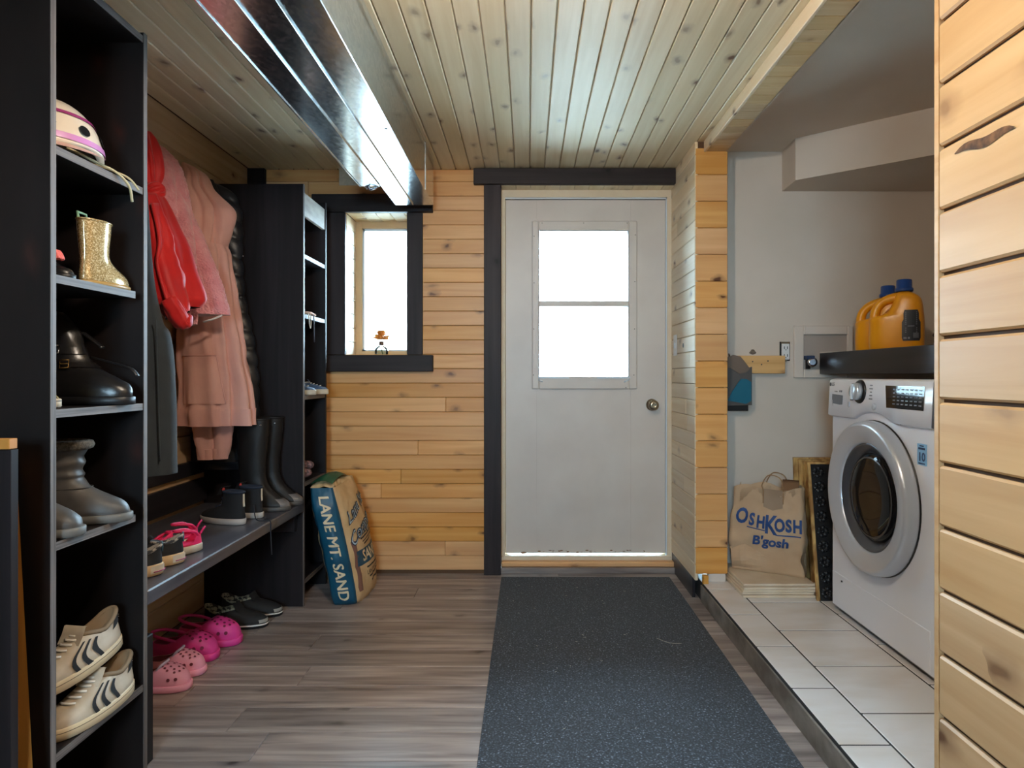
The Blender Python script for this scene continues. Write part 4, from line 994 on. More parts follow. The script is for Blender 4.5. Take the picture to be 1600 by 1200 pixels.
# fourth shelf: grey winter boots
gb = plain('grey_boot_shell', rgb(84,80,77), .5, c2=rgb(66,63,61), scale=(14,14,14), bmp=.08, bscale=(40,40,40)); fur = plain('boot_fur', rgb(64,58,52), .95, c2=rgb(110,104,94), scale=(160,160,160), bmp=.6, bscale=(260,260,260))
GB = [(.075,0,1,.195),(.13,-.01,1.0,.2),(.19,-.005,.95,.19),(.25,0,.84,.175),(.31,.0,.72,.165),(.38,-.01,.61,.162),(.46,-.02,.55,.165),(.50,-.03,.56,.172),(.55,-.03,.535,.168),(.62,-.05,.565,.182),(.68,-.06,.55,.18),(.76,-.08,.58,.19),(.84,-.10,.60,.20)]
def gboot(label, loc, rz):
    t = thing('snow_boot', label, 'boot', loc, rz, 'grey snow boots'); up = Upper(GB, .245, m=34)
    part('boot_body', up.mesh(.10, wr=.005), [gb, fur], t, True); part('sole', sole_mb(up, .022, .006), plain('boot_sole_grey', rgb(98,96,92), .6), t, True)
    part('fur_cuff', MB().tube([p for p in up.ring(.97)], .013, 8, closed=True), fur, t, True)
    part('seam', MB().tube([up.at(.40, -2.6+.2*k, .001) for k in range(27)], .002, 5), plain('boot_seam', rgb(60,58,56), .6), t, True)
gboot('grey rubbery snow boot with fur cuff, upright on the fourth shelf', (-1.285, 1.667, Z4), .20)
gboot('grey snow boot mostly hidden by shelf side, only its toe showing', (-1.302, 1.541, Z4), .02)
# lowest shelf: two white sneakers with black stripes
def stripe_shoe(label, loc, rot):
    t, up = sneaker('striped_sneaker', label, 'shoe', loc, 0, .275, white_leather, plain('beige_inner', rgb(128,108,84), .8), plain('cream_cup_sole', rgb(204,184,150), .5), white_rub, LOW, .105, 'white striped sneakers', rot, heel_tab=suede_blk, foxing=plain('foxing_brown', rgb(120,104,84), .6), nl=6)
    for side in (-1, 1):
        for k in range(3):
            mb = MB(); c = 1.02+.22*k
            rows = [[up.at(.03+.72*q/10, side*(c+.26-.36*q/10+dw), .0022) for dw in (0,.045,.09)] for q in range(11)]
            part('stripe', mb.loft(rows, False, False, False), suede_blk, t, True)
    lg = MB()
    for (dx, dz, a) in ((0,.004,0),(-.006,0,.6),(.006,0,-.6)):
        c = up.at(.80, math.pi, .004)
        lg.add([c+Vector((0, dx+.003*math.sin(q)*1.0, dz+.007*math.cos(q))) for q in [2*math.pi*i/10 for i in range(10)]], [list(range(10))])
    c = up.at(.62, math.pi, .0045)
    for k in range(2): lg.add([c+Vector((0,-.009,.004-.006*k)), c+Vector((0,.009,.004-.006*k)), c+Vector((0,.009,.001-.006*k)), c+Vector((0,-.009,.001-.006*k))], [(0,1,2,3)])
    o = part('heel_logo', lg, white_rub, t, True); o['kind'] = 'stuff'
stripe_shoe('white sneaker with black stripes and heel tab, stacked upper one', (-1.122, 1.790, .372), (0, .12, math.radians(-99)))
stripe_shoe('white sneaker with black stripes lying beneath its mate', (-1.098, 1.800, Z5), (0, 0, math.radians(-95)))
# ---------------------------------------------------------------- bench top
BZ = .4985
hd = math.atan2(-.66, -.75)
for k, (x, y, lab) in enumerate(((-1.122,2.005,'black sneaker with grey camo lining and pale sole, close to shelf unit'),(-1.122,2.128,'black sneaker with grey camo lining between its mate and pink sandals'))):
    camo = plain('camo_lining', rgb(168,160,150), .8, c2=rgb(50,48,50), scale=(50,50,50), lo=.48, hi=.52)
    t, up = sneaker('kids_sneaker', lab, 'shoe', (x, y, BZ), hd, .20, suede_blk, camo, sole_tan, None, [(.15,0,1,.2)]+[(a+.06,b,c,d) for (a,b,c,d) in LOW[1:]], .17, 'black kids sneakers on the bench')
    part('pull_tab', MB().tube([up.at(.55,math.pi,.002), up.at(.8,math.pi,.004), up.at(1,math.pi,.003)+Vector((0,0,.008))], .004, 6, flat=.6), plain('teal_tab', rgb(70,110,130), .6), t, True)
    part('heel_sole', MB().loft([[p for p in [Upper(LOW,.2).at(0,math.pi-1.0+.2*i,.007)+Vector((0,0,dz)) for i in range(11)]] for dz in (-.012,.010)], False, False, False), sole_white, t, True)
    part('heel_print', MB().tube([Upper(LOW,.2).at(0,math.pi-.9+.15*i,.0085)+Vector((0,0,-.008)) for i in range(7)], .0014, 5), plain('magenta_print', rgb(176,54,110), .6), t, True)
for k, (x, y, lab) in enumerate(((-1.138,2.275,'hot pink strappy sandal with white sole on bench, its heel towards the edge'),(-1.20,2.375,'hot pink strappy sandal behind its mate on the bench'))):
    t = thing('sandal', lab, 'shoe', (x, y, BZ), hd+.25, 'pink sandals on the bench'); up = Upper(LOW, .175)
    part('sole', sole_mb(up, .026), [sole_white], t, True); part('footbed', MB().loft([outline(.003,.172,.030,.0262), outline(.003,.172,.030,.034)]), hot_pink, t, True)
    part('heel_cup', up.patch(.1,.95,math.pi-1.1,math.pi+1.1,.001,5,10), hot_pink, t, True)
    for (a0, z0) in ((.62,.060),(.38,.064),(.15,.070)):
        part('strap', MB().tube(crv([up.at(.1,1.2-a0),up.at(.6,1.0-a0*.5,.006),up.at(.75,0,.012)+Vector((-a0*.05,0,0)),up.at(.6,-1.0+a0*.5,.006),up.at(.1,-1.2+a0)],16), .0065, 6, flat=.6), hot_pink, t, True)
    part('ankle_loop', MB().tube(crv([up.at(.9,math.pi-.9),up.at(1,1.6,.006)+Vector((0,0,.012)),up.at(1,0,.01)+Vector((0,0,.016)),up.at(1,-1.6,.006)+Vector((0,0,.012)),up.at(.9,math.pi+.9)],20), .005, 6), hot_pink, t, True)
    part('pull_loop', MB().tube([up.at(.9,math.pi-.1), up.at(1,math.pi,.006)+Vector((-.012,0,.014)), up.at(.9,math.pi+.1)], .004, 6), hot_pink, t, True)
for k, (x, y, rz, lab) in enumerate(((-1.150,2.650,2.75,'black high-top sneaker with grey sole and pale pull tab on bench'),(-1.128,2.775,2.85,'black high-top sneaker close to the rubber boots on bench'))):
    t, up = sneaker('high_top', lab, 'shoe', (x, y, BZ), rz, .225, suede_blk, navy_fab, plain('pale_grey_sole', rgb(176,170,166), .6), plain('dark_lace', rgb(40,44,60), .8), HIGH, .11, 'black high-top sneakers')
    part('pull_tab', MB().loft([[up.at(q,math.pi-.16,.004), up.at(q,math.pi+.16,.004)] for q in (.62,.78,.95)], False, False, False), plain('pale_tab', rgb(206,196,176), .6), t, True)
    part('red_tab', MB().sphere(up.at(1,.25,.002)+Vector((0,0,.006)), .006, .006, .008), plain('red_tab', rgb(190,56,48), .6), t, True)
    if k: part('trailing_lace', MB().tube(crv([(-1.15,2.745,.56),(-1.13,2.715,.51),(-1.10,2.70,.502),(-1.064,2.70,.503),(-1.0615,2.70,.45),(-1.0615,2.71,.36)],24), .0026, 6), plain('dark_lace2', rgb(36,38,46), .8), t)
WELL0 = [(.06,0,1,.185),(.12,-.01,.995,.187),(.18,-.005,.94,.178),(.25,.0,.80,.16),(.33,.01,.64,.152),(.42,.01,.54,.15),(.55,.0,.52,.155),(.75,-.02,.53,.165),(.95,-.04,.56,.175),(1.15,-.05,.58,.18),(1.28,-.055,.585,.18)]
WELL = [(z*(1 if z < .2 else 1+.42*min(1, (z-.2)/.2)), a, b, c) for (z, a, b, c) in WELL0]
rb = plain('dark_rubber_boot', rgb(26,24,24), .5, spec=.3)
for k, (x, y, rz, lab) in enumerate(((-1.280,3.060,0,'tall dark rubber boot on bench against the bookcase side'),(-1.295,2.935,.0,'tall dark rubber boot between its mate and the black high-tops'))):
    t = thing('rubber_boot', lab, 'boot', (x, y, BZ), rz, 'tall rubber boots'); up = Upper(WELL, .225, m=30)
    part('boot_body', up.mesh(.6, wr=.003), [rb, lining_blk], t, True); part('sole', sole_mb(up, .02, .006), plain('boot_sole_dark', rgb(70,66,64), .5), t, True)
    part('toe_cap', up.patch(.02,.26,-.8,.8,.003,6,10), plain('boot_toe_grey', rgb(104,98,96), .4), t, True)
    part('rim', MB().tube(up.ring(1), .005, 6, closed=True), rb, t, True)
    for a in (.9, -.9): part('rivet', MB().sphere(up.at(.93, a, .003), .005), chrome, t, True)
# ---------------------------------------------------------------- floor under the bench
for k, (x, y, lab) in enumerate(((-1.425,2.885,'black slip-on sneaker with white trimmed sole under bench'),(-1.412,3.020,'black slip-on sneaker behind its mate under bench'))):
    t, up = sneaker('slip_on', lab, 'shoe', (x, y, .0005), -.03, .278, plain('black_canvas', rgb(28,28,30), .8), plain('patterned_lining', rgb(150,150,132), .8, c2=rgb(40,40,42), scale=(70,70,70), lo=.48, hi=.54), black_rubber, None, [(.07,0,1,.18),(.11,-.005,.995,.183),(.16,0,.95,.172),(.20,.005,.84,.158),(.235,.01,.70,.142),(.265,.012,.58,.128),(.285,.015,.52,.118)], .085, 'black slip-on sneakers', foxing=None)
    part('sole_stripe', MB().loft([outline(-.005,.283,.0555,.013,40), outline(-.006,.2845,.0562,.016,40), outline(-.005,.283,.0555,.019,40)], False, False, True), white_rub, t, True)
    part('toe_bumper', up.patch(.0,.22,-.62,.62,.003,4,10), plain('toe_grey', rgb(150,148,142), .5), t, True)
def clog(label, loc, rz, L, m1, m2, m3, dark, strap_back=True):
    t = thing('clog', label, 'shoe', loc, rz, 'pink and magenta foam clogs')
    K = [(.10,.0,1,.21),(.16,-.01,1.0,.222),(.24,-.005,.97,.22),(.31,.0,.91,.205),(.36,.01,.82,.185),(.395,.02,.70,.165),(.41,.03,.58,.15),(.40,.04,.50,.14)]
    up = Upper(K, L, ex=2.7, m=22)
    # the heel part of the rim is lower: squash z towards the heel
    mbu = up.mesh(.24); z1 = .40*L
    def low(p):
        u = p.x/L
        if p.z > .2*L and u < .55: f = min(1, (.55-u)/.22); return Vector((p.x, p.y, p.z+( .20*L+(p.z-.2*L)*.35-p.z)*f))
        return p
    mbu.mapped(low); part('upper', mbu, [m1, dark], t, True)
    part('sole', sole_mb(up, .115*L, .006), m2, t, True)
    hol = MB()
    def disc(tt, th, r):
        c = low(up.at(tt, th, .0018)); dt = low(up.at(tt+.03, th, .0018))-low(up.at(tt-.03, th, .0018)); da = low(up.at(tt, th+.05, .0018))-low(up.at(tt, th-.05, .0018))
        a = da.normalized(); n_ = da.cross(dt).normalized(); b = n_.cross(a)
        if n_.z < 0: n_ = -n_
        return MB().add([c+n_*.0012+(a*math.cos(q)+b*math.sin(q))*r for q in [2*math.pi*i/10 for i in range(10)]], [list(range(10))])
    for (tt, ths) in ((.47,(-.7,-.35,0,.35,.7)),(.58,(-.9,-.45,0,.45,.9)),(.70,(-.75,-.25,.25,.75)),(.80,(-.6,0,.6))):
        for th in ths: part('vent_hole', disc(tt, th, .0042*L/.2), dark, t, True)
    for th in (-1.15,-.85,.85,1.15): part('vent_hole', disc(.26, th, .0056*L/.2), dark, t, True)
    if strap_back: sp_ = [(.50,.150,.30),(.30,.165,.36),(.10,.13,.40),(.0,.0,.41),(.10,-.13,.40),(.30,-.165,.36),(.50,-.150,.30)]
    else: sp_ = [(.50,.150,.33),(.56,.13,.42),(.60,.08,.455),(.62,0,.465),(.60,-.08,.455),(.56,-.13,.42),(.50,-.150,.33)]
    s_ = part('heel_strap', MB().tube(crv([Vector(q)*L for q in sp_], 26), .024*L, 8, flat=1.0), m3, t, True)
    for sd in (1,-1): part('rivet', MB().sphere(Vector((.50, sd*.165, .31))*L, .028*L, .014*L, .028*L), m2, s_, True)
    return t
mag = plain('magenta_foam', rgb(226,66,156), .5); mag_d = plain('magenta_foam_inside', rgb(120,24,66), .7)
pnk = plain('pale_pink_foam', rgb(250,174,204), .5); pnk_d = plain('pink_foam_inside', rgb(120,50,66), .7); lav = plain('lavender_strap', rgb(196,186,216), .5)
clog('magenta foam clog with round vent holes, in front of its mate under bench', (-1.462, 2.545, .0005), .02, .25, mag, mag, mag, mag_d)
clog('magenta foam clog standing against the pine wall under bench', (-1.436, 2.70, .0005), -.02, .25, mag, mag, mag, mag_d)
clog('pale pink foam clog with lavender strap next to magenta clog', (-1.405, 2.415, .0005), .05, .205, pnk, pnk, lav, pnk_d, False)
clog('pale pink foam clog with lavender strap, nearest the shelf unit', (-1.398, 2.300, .0005), .03, .205, pnk, pnk, lav, pnk_d, False)
# ---------------------------------------------------------------- bookcase contents
for k, (x, y, rz, lab) in enumerate(((-1.235,3.215,.15,'blue and white sneaker on bookcase shelf beside panel edge'),(-1.215,3.345,.2,'blue sneaker with white sole overhanging the bookcase shelf'))):
    sneaker('running_shoe', lab, 'shoe', (x, y, 1.0075), rz, .185, plain('blue_knit', rgb(60,84,116), .8, c2=rgb(92,116,146), scale=(30,30,30)), plain('pale_lining', rgb(190,192,190), .8), sole_white, white_rub, LOW, .14, 'blue sneakers in the bookcase', toe_cap=plain('toe_blue', rgb(104,128,156), .6))
t = thing('notebook', 'thin blue and white booklet standing upright in the bookcase', 'book', (-1.10, 3.16, 1.689))
part('pages', MB().box(-1.19, -1.084, 3.150, 3.166, 1.690, 1.850, .001), plain('paper_white', rgb(222,222,224), .7), t)
part('cover', MB().box(-1.19, -1.082, 3.144, 3.1495, 1.689, 1.852, .001), plain('cover_blue', rgb(90,150,196), .4), t)
part('cover', MB().box(-1.19, -1.082, 3.1665, 3.171, 1.689, 1.80, .001), plain('cover_red', rgb(186,70,70), .4), t)
t = thing('lanyard', 'thin looped pale cord hanging from bookcase shelf edge', 'lanyard', (-1.066, 3.20, 1.40))
part('cord', MB().tube(crv([(-1.09,3.17,1.4035),(-1.064,3.17,1.4055),(-1.062,3.18,1.36),(-1.062,3.195,1.335),(-1.062,3.205,1.36),(-1.064,3.20,1.4055),(-1.09,3.21,1.4035)],30), .0025, 6), plain('pale_cord', rgb(206,190,170), .6), t)
part('strap_end', MB().tube([(-1.09,3.25,1.404),(-1.064,3.25,1.406),(-1.0615,3.25,1.33),(-1.0615,3.252,1.27)], .0032, 6), plain('dark_cord', rgb(66,66,76), .6), t)
t = thing('cloth_mitten', 'crumpled coral fabric bundle lying on the bookcase shelf', 'cloth', (-1.10, 3.29, 1.402))
part('cloth_body', MB().sphere((-1.11,3.28,1.414), .036, .045, .012).sphere((-1.10,3.32,1.411), .025, .03, .010), plain('peach_cloth', rgb(214,160,130), .8), t)
t = thing('floral_cloth', 'pink floral fabric bundle on lower bookcase shelf', 'cloth', (-1.11, 3.17, .592))
cb = MB()
for k in range(7): cb.sphere((-1.12+.03*math.sin(k*2.1), 3.215+.035*math.cos(k*1.7), .615+.011*k), .034, .036, .022, 10, 6)
part('cloth_body', cb, plain('floral_pink', rgb(150,112,112), .85, c2=rgb(86,70,72), scale=(60,60,60), lo=.45, hi=.55), t)
# flower in a small glass vase on the window ledge
vx, vy, vz = X_(596,3.74), 3.74, WZ0+.0005
t = thing('bud_vase', 'tiny clear glass bottle vase on the small window ledge', 'vase', (vx, vy, vz))
part('vase_glass', MB().lathe([(.034,0),(.038,.004),(.037,.034),(.031,.046),(.016,.056),(.012,.064),(.014,.068)], Matrix.Translation((vx,vy,vz)), 24), clear_glass, t)
part('vase_neck', MB().lathe([(.0125,.060),(.0145,.064),(.0145,.080),(.010,.082)], Matrix.Translation((vx,vy,vz)), 16), plain('dark_neck', rgb(84,60,46), .5), t)
t = thing('dried_flower', 'small orange flower standing in the glass bud vase', 'flower', (vx, vy, vz+.01))
part('stem', MB().tube(crv([(vx+.008,vy,vz+.008),(vx,vy,vz+.04),(vx,vy,vz+.09)],8), .003, 6), plain('stem_green', rgb(96,100,60), .7), t)
pet = plain('orange_petal', rgb(222,150,54), .6, c2=rgb(190,104,36), scale=(60,60,60))
for k in range(14):
    a = 2*math.pi*k/14; l = .046 if k % 2 else .034; zz = vz+.100+(.014 if k % 2 == 0 else 0)
    M = Matrix.Translation((vx,vy,zz)) @ Matrix.Rotation(a,4,'Z') @ Matrix.Rotation(-.15-.75*(k%2==0)-.2*math.sin(k*2.3),4,'Y')
    part('petal', MB().add([M @ Vector(v) for v in ((0,-.003,-.006),(l*.6,-.014,-.008),(l,-.006,-.003),(l,.006,-.003),(l*.6,.014,-.008),(0,.003,-.006),(0,-.003,.004),(l*.6,-.014,.008),(l,-.006,.006),(l,.006,.006),(l*.6,.014,.008),(0,.003,.004))], [(5,4,1,0),(4,3,2,1),(6,7,10,11),(7,8,9,10),(0,1,7,6),(1,2,8,7),(2,3,9,8),(3,4,10,9),(4,5,11,10),(5,0,6,11)], 0, False), pet, t)
part('flower_centre', MB().sphere((vx,vy,vz+.112), .016, .016, .014), plain('flower_centre', rgb(150,96,30), .8), t)
part('sprig', MB().tube(crv([(vx+.01,vy,vz+.085),(vx+.03,vy,vz+.088),(vx+.043,vy,vz+.082)],8), .0015, 5).sphere((vx+.042,vy,vz+.086), .005, .005, .003), plain('sprig_tan', rgb(196,160,100), .7), t)
# ================================================================== hanging clothes along the left wall
def garment(name, mats, parent, keys, n=64, m=60, folds=((5,.05,.3),(9,.03,1.2)), wr=.006, ex=2.2, bottom=True, quilt=None, seed=0, mif=None, top_cap=True, grooves=(), nub=0):
    # keys: (z, x front, x wall side, y centre, half thickness in y, fold strength)
    rings = []
    for k in range(m+1):
        z, xf, xw, yc, ry, fa = cr(keys, k*(len(keys)-1)/m); xw = max(xw, XL+.006); cx, rx = (xf+xw)/2, (xf-xw)/2; rg = []
        for i in range(n):
            th = 2*math.pi*i/n; c, s = math.cos(th), math.sin(th)
            f = 1+fa*sum(a*math.sin(q*th+ph+1.1*math.sin(z*3+q)) for (q, a, ph) in folds)
            for (g0, gd, gw, gs) in grooves:
                dth = (th-g0-gs*(z-1.3)+math.pi) % (2*math.pi)-math.pi; f -= gd*math.exp(-(dth/gw)**2)*min(1, fa)
            p = Vector((cx+rx*math.copysign(abs(c)**(2/ex), c)*(f if c > -.4 else 1), yc+ry*math.copysign(abs(s)**(2/ex), s)*f, z))
            d = wr*noise.fractal((p.x*9+seed, p.y*9, p.z*5), 1, 2, 3)
            if quilt: d += quilt[1]*(abs(math.sin(math.pi*(z+.05*c)/quilt[0]))**.5-.7)
            if nub: d += nub*(noise.noise((p.x*95, p.y*95, p.z*95))+.5*noise.noise((p.x*170, p.y*170, p.z*170)))
            p += Vector((c, s, 0))*d; p.x = max(p.x, XL+.004); rg.append(p)
        rings.append(rg)
    mb = MB(); mb.loft(rings, top_cap, False, True, 0, True, mif)
    if bottom:
        b = rings[-1]; c = sum(b, Vector())/n
        mb.loft([b, [c+(p-c)*.93+Vector((0,0,.004)) for p in b], [c+(p-c)*.6+Vector((0,0,.10)) for p in b]], False, True, True, 1, True)
    return part(name, mb, mats, parent)
def K(v, u, Y, xw, ry, fa): return (Z_(v,Y), X_(u,Y), xw, Y, ry, fa)
def limb(path, r, n=20, m=26, flat=.7, wr=.004, mb=None, fold=(4,.10), seed=0, open_end=True):
    # sleeve: path of (point, radius), wrinkled tube with an open cuff
    mb = mb or MB(); keys = [tuple(p)+(q,) for p, q in zip(path, r)]; rings = []
    pts = [cr(keys, k*(len(keys)-1)/m) for k in range(m+1)]
    for k, q in enumerate(pts):
        a, b = pts[max(0,k-1)], pts[min(m,k+1)]; t = Vector(b[:3])-Vector(a[:3]); t.normalize()
        sx = Vector((1,0,0)); sx = (sx-t*sx.dot(t)).normalized(); sy = t.cross(sx); rg = []
        for i in range(n):
            th = 2*math.pi*i/n; f = 1+fold[1]*math.sin(fold[0]*th+k*.12+seed)
            p = Vector(q[:3])+(sx*math.cos(th)+sy*math.sin(th)*flat)*q[3]*f
            p += (sx*math.cos(th)+sy*math.sin(th))*wr*noise.fractal((p.x*22+seed, p.y*22, p.z*22), 1, 2, 3); rg.append(p)
        rings.append(rg)
    mb.loft(rings, True, not open_end, True, 0, True)
    if open_end:
        b = rings[-1]; c = sum(b, Vector())/n; up_ = (Vector(pts[-2][:3])-Vector(pts[-1][:3])).normalized()
        mb.loft([b, [c+(p-c)*.82+up_*.004 for p in b], [c+(p-c)*.75+up_*.07 for p in b]], False, True, True, 1, True)
    return mb
dark_in = plain('garment_inside', rgb(16,14,14), .95)
def fabric(name, c, c2, sheen=.15, b=.25, sc=240, rough=.9, lo=.35, hi=.7, vs=(7,7,7)): return plain(name, c, rough, c2=c2, scale=vs, lo=lo, hi=hi, bmp=b, bscale=(sc,sc,sc), sheen=sheen, bdist=.002)
hood_pink = fabric('dusty_pink_sweat', rgb(218,168,154), rgb(204,152,140), .2, .12, 300)
hood_rib = fabric('dusty_pink_rib', rgb(214,164,152), rgb(202,150,140), .2, .2, 300)
flee = plain('pink_fleece', rgb(238,168,172), .95, c2=rgb(224,146,152), scale=(20,20,20), bmp=1.0, bscale=(130,130,130), sheen=.4, bdist=.010)
redm = plain('red_satin', rgb(222,30,30), .58, c2=rgb(196,18,24), scale=(5,5,5), sheen=.2)
coatm = fabric('charcoal_coat', rgb(50,58,64), rgb(42,48,54), .1, .15, 320)
blackm = fabric('dark_filler_jacket', rgb(20,20,22), rgb(26,26,29), .1, .1, 200)
puff = plain('black_puffer_nylon', rgb(34,37,44), .38, c2=rgb(28,30,36), scale=(8,8,8), bmp=.2, bscale=(40,40,90))
# hooks on the wall
def hook(y, label):
    t = thing('coat_hook', label, 'hook', (XL+.003, y, 2.0)); return t
# black jacket added behind to fill the dark area under the hoodie
t = thing('dark_filler_jacket', 'black filler jacket in the dark area behind the dusty pink hoodie', 'jacket', (-1.44, 2.965, 1.5))
garment('jacket_body', [blackm, dark_in], t, [(2.0,-1.44,-1.53,2.99,.02,0),(1.9,-1.40,-1.54,2.99,.022,.5),(1.6,-1.38,-1.54,2.99,.024,1),(1.2,-1.37,-1.54,2.99,.024,1),(.9,-1.35,-1.54,2.99,.024,1),(.71,-1.32,-1.54,2.99,.024,1)], seed=3)
# puffer
t = thing('puffer_jacket', 'long dark quilted puffer jacket hanging beside the bookcase', 'jacket', (-1.4, 3.03, 1.5))
Yp = 3.058
garment('jacket_body', [puff, dark_in], t, [K(284,318,Yp,-1.53,.015,0),K(292,352,Yp,-1.54,.035,.3),K(320,374,Yp,-1.54,.044,.4),K(360,378,Yp,-1.54,.048,.4),K(400,378,Yp,-1.54,.048,.4),K(440,380,Yp,-1.54,.048,.4),K(478,385,Yp,-1.54,.048,.4),K(520,394,Yp,-1.54,.048,.4),K(560,400,Yp,-1.54,.048,.4),K(610,404,Yp,-1.54,.048,.4),K(670,404,Yp,-1.54,.048,.4),K(732,400,Yp,-1.54,.048,.4)], quilt=(.085,.012), m=150, folds=((3,.04,0),), wr=.003, seed=9)
part('snap_button', MB().sphere(P(379.5,400,3.02), .005), chrome, t)
# dusty pink hoodie
Yh = 2.862
HG = ((-.62,.30,.10,.25),(-1.25,.22,.13,-.15),(-.12,.14,.09,.1))
HF = ((5,.07,2.2),(9,.05,.9),(13,.025,.2))
t = thing('hoodie', 'dusty pink hooded sweatshirt hanging with its hood up', 'hoodie', (-1.4, Yh, 1.5))
garment('body', [hood_pink, dark_in], t, [K(384,350,Yh,-1.5,.085,.4),K(400,357,Yh,-1.51,.095,.5),K(440,364,Yh,-1.52,.10,.8),K(500,374,Yh,-1.52,.102,1),K(560,382,Yh,-1.52,.104,1.1),K(610,391,Yh,-1.52,.105,1.2),K(641,394,Yh,-1.52,.105,1.2)], folds=HF, seed=1, bottom=False, wr=.012, n=128, m=80, grooves=HG)
garment('hem_rib', [hood_rib, dark_in], t, [K(638,396,Yh,-1.525,.107,1.2),K(645,396,Yh,-1.525,.108,1.22),K(655,396,Yh,-1.52,.106,1.3),K(664,397,Yh,-1.52,.105,1.4)], folds=HF, seed=1, m=10, top_cap=False, n=128, grooves=HG)
garment('hood', [hood_pink, dark_in], t, [K(254,290,2.880,-1.525,.012,0),K(262,306,2.880,-1.53,.035,.2),K(276,322,2.876,-1.53,.06,.5),K(296,330,2.872,-1.53,.08,.7),K(318,350,2.872,-1.53,.092,.8),K(336,360,2.863,-1.53,.096,.8),K(362,358,2.861,-1.52,.092,.8),K(384,353,2.862,-1.51,.088,.6),K(396,354,2.862,-1.5,.085,.5)], folds=((4,.12,1.0),(7,.06,.4)), seed=5, bottom=False, wr=.012, n=128, m=80, grooves=((-.95,.30,.10,.5),(-.30,.26,.11,-.6),(-1.45,.2,.12,.2)))
# kangaroo pocket on the side facing the room
pk = MB()
def hs_(a, zz, lift):   # rough surface of the hoodie body seen from the room: a in 0..1 along x
    xw, xf = -1.52, X_(382+8*(1-(zz-.95)/.35), Yh); cx, rx = (xf+xw)/2, (xf-xw)/2; th = -math.pi/2+a
    c, s = math.cos(th), math.sin(th)
    f = 1.02+1.15*sum(q2*math.sin(q*th+ph+1.1*math.sin(zz*3+q)) for (q, q2, ph) in HF)
    return Vector((cx+rx*math.copysign(abs(c)**(2/2.2), c)*f, Yh+.104*math.copysign(abs(s)**(2/2.2), s)*f-lift, zz))
zt_, zb_ = Z_(555,2.71), Z_(632,2.71)
rows = [[hs_(-.75+(1.15+.25*(k/8))*j/14, zt_+(zb_-zt_)*k/8, .003) for j in range(15)] for k in range(9)]
pk.loft(rows, False, False, False); part('pocket', pk, hood_pink, t)
part('pocket_seam', MB().tube([rows[k][14]+Vector((0,-.002,0)) for k in range(9)], .003, 6).tube([rows[0][j]+Vector((0,-.002,0)) for j in range(15)], .0022, 6), hood_rib, t)
for (u0, v0, u1, v1, Yq, r1) in ((318,655,322,717,2.86,.034),(346,655,343,716,2.87,.033)):
    s_ = part('sleeve', limb([P(u0-3,600,Yq), P(u0,v0,Yq), P((u0+u1)/2,690,Yq), P(u1,v1,Yq)], [.05,.048,.044,r1], seed=u0), [hood_rib, dark_in], t)
    part('cuff', limb([P(u1,v1-16,Yq), P(u1,v1-8,Yq), P(u1,v1+1,Yq)], [r1+.006,r1+.003,r1+.001], m=8, seed=u0, wr=.001), [hood_rib, dark_in], s_)
# pink fleece jacket
Yf = 2.655
t = thing('fleece_jacket', 'pink textured fleece jacket hanging between red garment and hoodie', 'jacket', (-1.45, Yf, 1.7))
garment('body', [flee, plain('fleece_lining', rgb(222,206,204), .9)], t, [K(222,240,Yf,-1.52,.012,0),K(232,258,Yf,-1.53,.035,.3),K(257,277,Yf,-1.53,.06,.6),K(294,287,Yf,-1.53,.07,.8),K(330,292,Yf,-1.53,.068,.9),K(360,305,Yf,-1.53,.068,1),K(400,322,Yf,-1.53,.069,1),K(440,337,Yf,-1.53,.07,1),K(470,346,Yf,-1.53,.07,1),K(492,352,Yf,-1.53,.07,1)], folds=((4,.12,.6),(7,.05,1.0)), seed=2, wr=.008, n=170, m=170, nub=.0042, grooves=((-.5,.25,.12,.3),))
part('sleeve', limb([P(268,285,2.65), P(282,350,2.635), P(292,440,2.62), P(297,508,2.61)], [.02,.050,.048,.028], seed=4), [flee, plain('fleece_cuff', rgb(224,196,192), .9)], t)
part('lining_edge', MB().tube([P(318,503,2.60), P(332,499,2.60), P(346,493,2.63)], .008, 8, flat=.5), plain('white_lining', rgb(224,216,210), .9), t)
# red garment: bunched at the hook, knotted, with two hanging lobes
t = thing('red_jacket', 'bright red garment knotted and bunched on its hook', 'jacket', (-1.42, 2.52, 1.75))
Yr = 2.52
garment('gathered_top', [redm, dark_in], t, [K(206,236,Yr,-1.52,.012,0),K(216,241,Yr,-1.52,.03,1),K(232,246,Yr,-1.51,.045,1.6),K(255,250,Yr,-1.49,.05,1.8),K(275,250,Yr,-1.48,.046,1.8),K(290,247,Yr,-1.46,.032,1.5),K(300,249,Yr,-1.455,.028,1)], folds=((7,.10,.4),(4,.08,1.0)), seed=11, bottom=False, wr=.003)
kn = MB()
for k in range(4):
    kn.tube([P(240,299,2.50)+Vector((.035*math.cos(a), .03*math.sin(a), .010*math.sin(a*2+k)+.008*k-.012)) for a in [2*math.pi*i/20 for i in range(20)]], .009, 7, closed=True)
part('knot', kn, redm, t)
garment('body', [redm, dark_in], t, [K(300,250,2.50,-1.47,.03,.8),K(315,260,2.50,-1.48,.05,1.2),K(340,271,2.495,-1.49,.062,1.4),K(380,288,2.49,-1.48,.07,1.4),K(420,300,2.485,-1.46,.074,1.3),K(450,312,2.48,-1.43,.074,1.1),K(468,317,2.475,-1.39,.07,1),K(480,309,2.47,-1.36,.055,1)], folds=((5,.09,.3),(3,.06,1.6)), seed=12, wr=.004)
part('sleeve', limb([P(232,306,2.42), P(243,360,2.41), P(248,400,2.405), P(258,445,2.40), P(276,492,2.40)], [.03,.05,.055,.062,.042], flat=.9, fold=(5,.12), seed=7, wr=.006), [redm, dark_in], t)
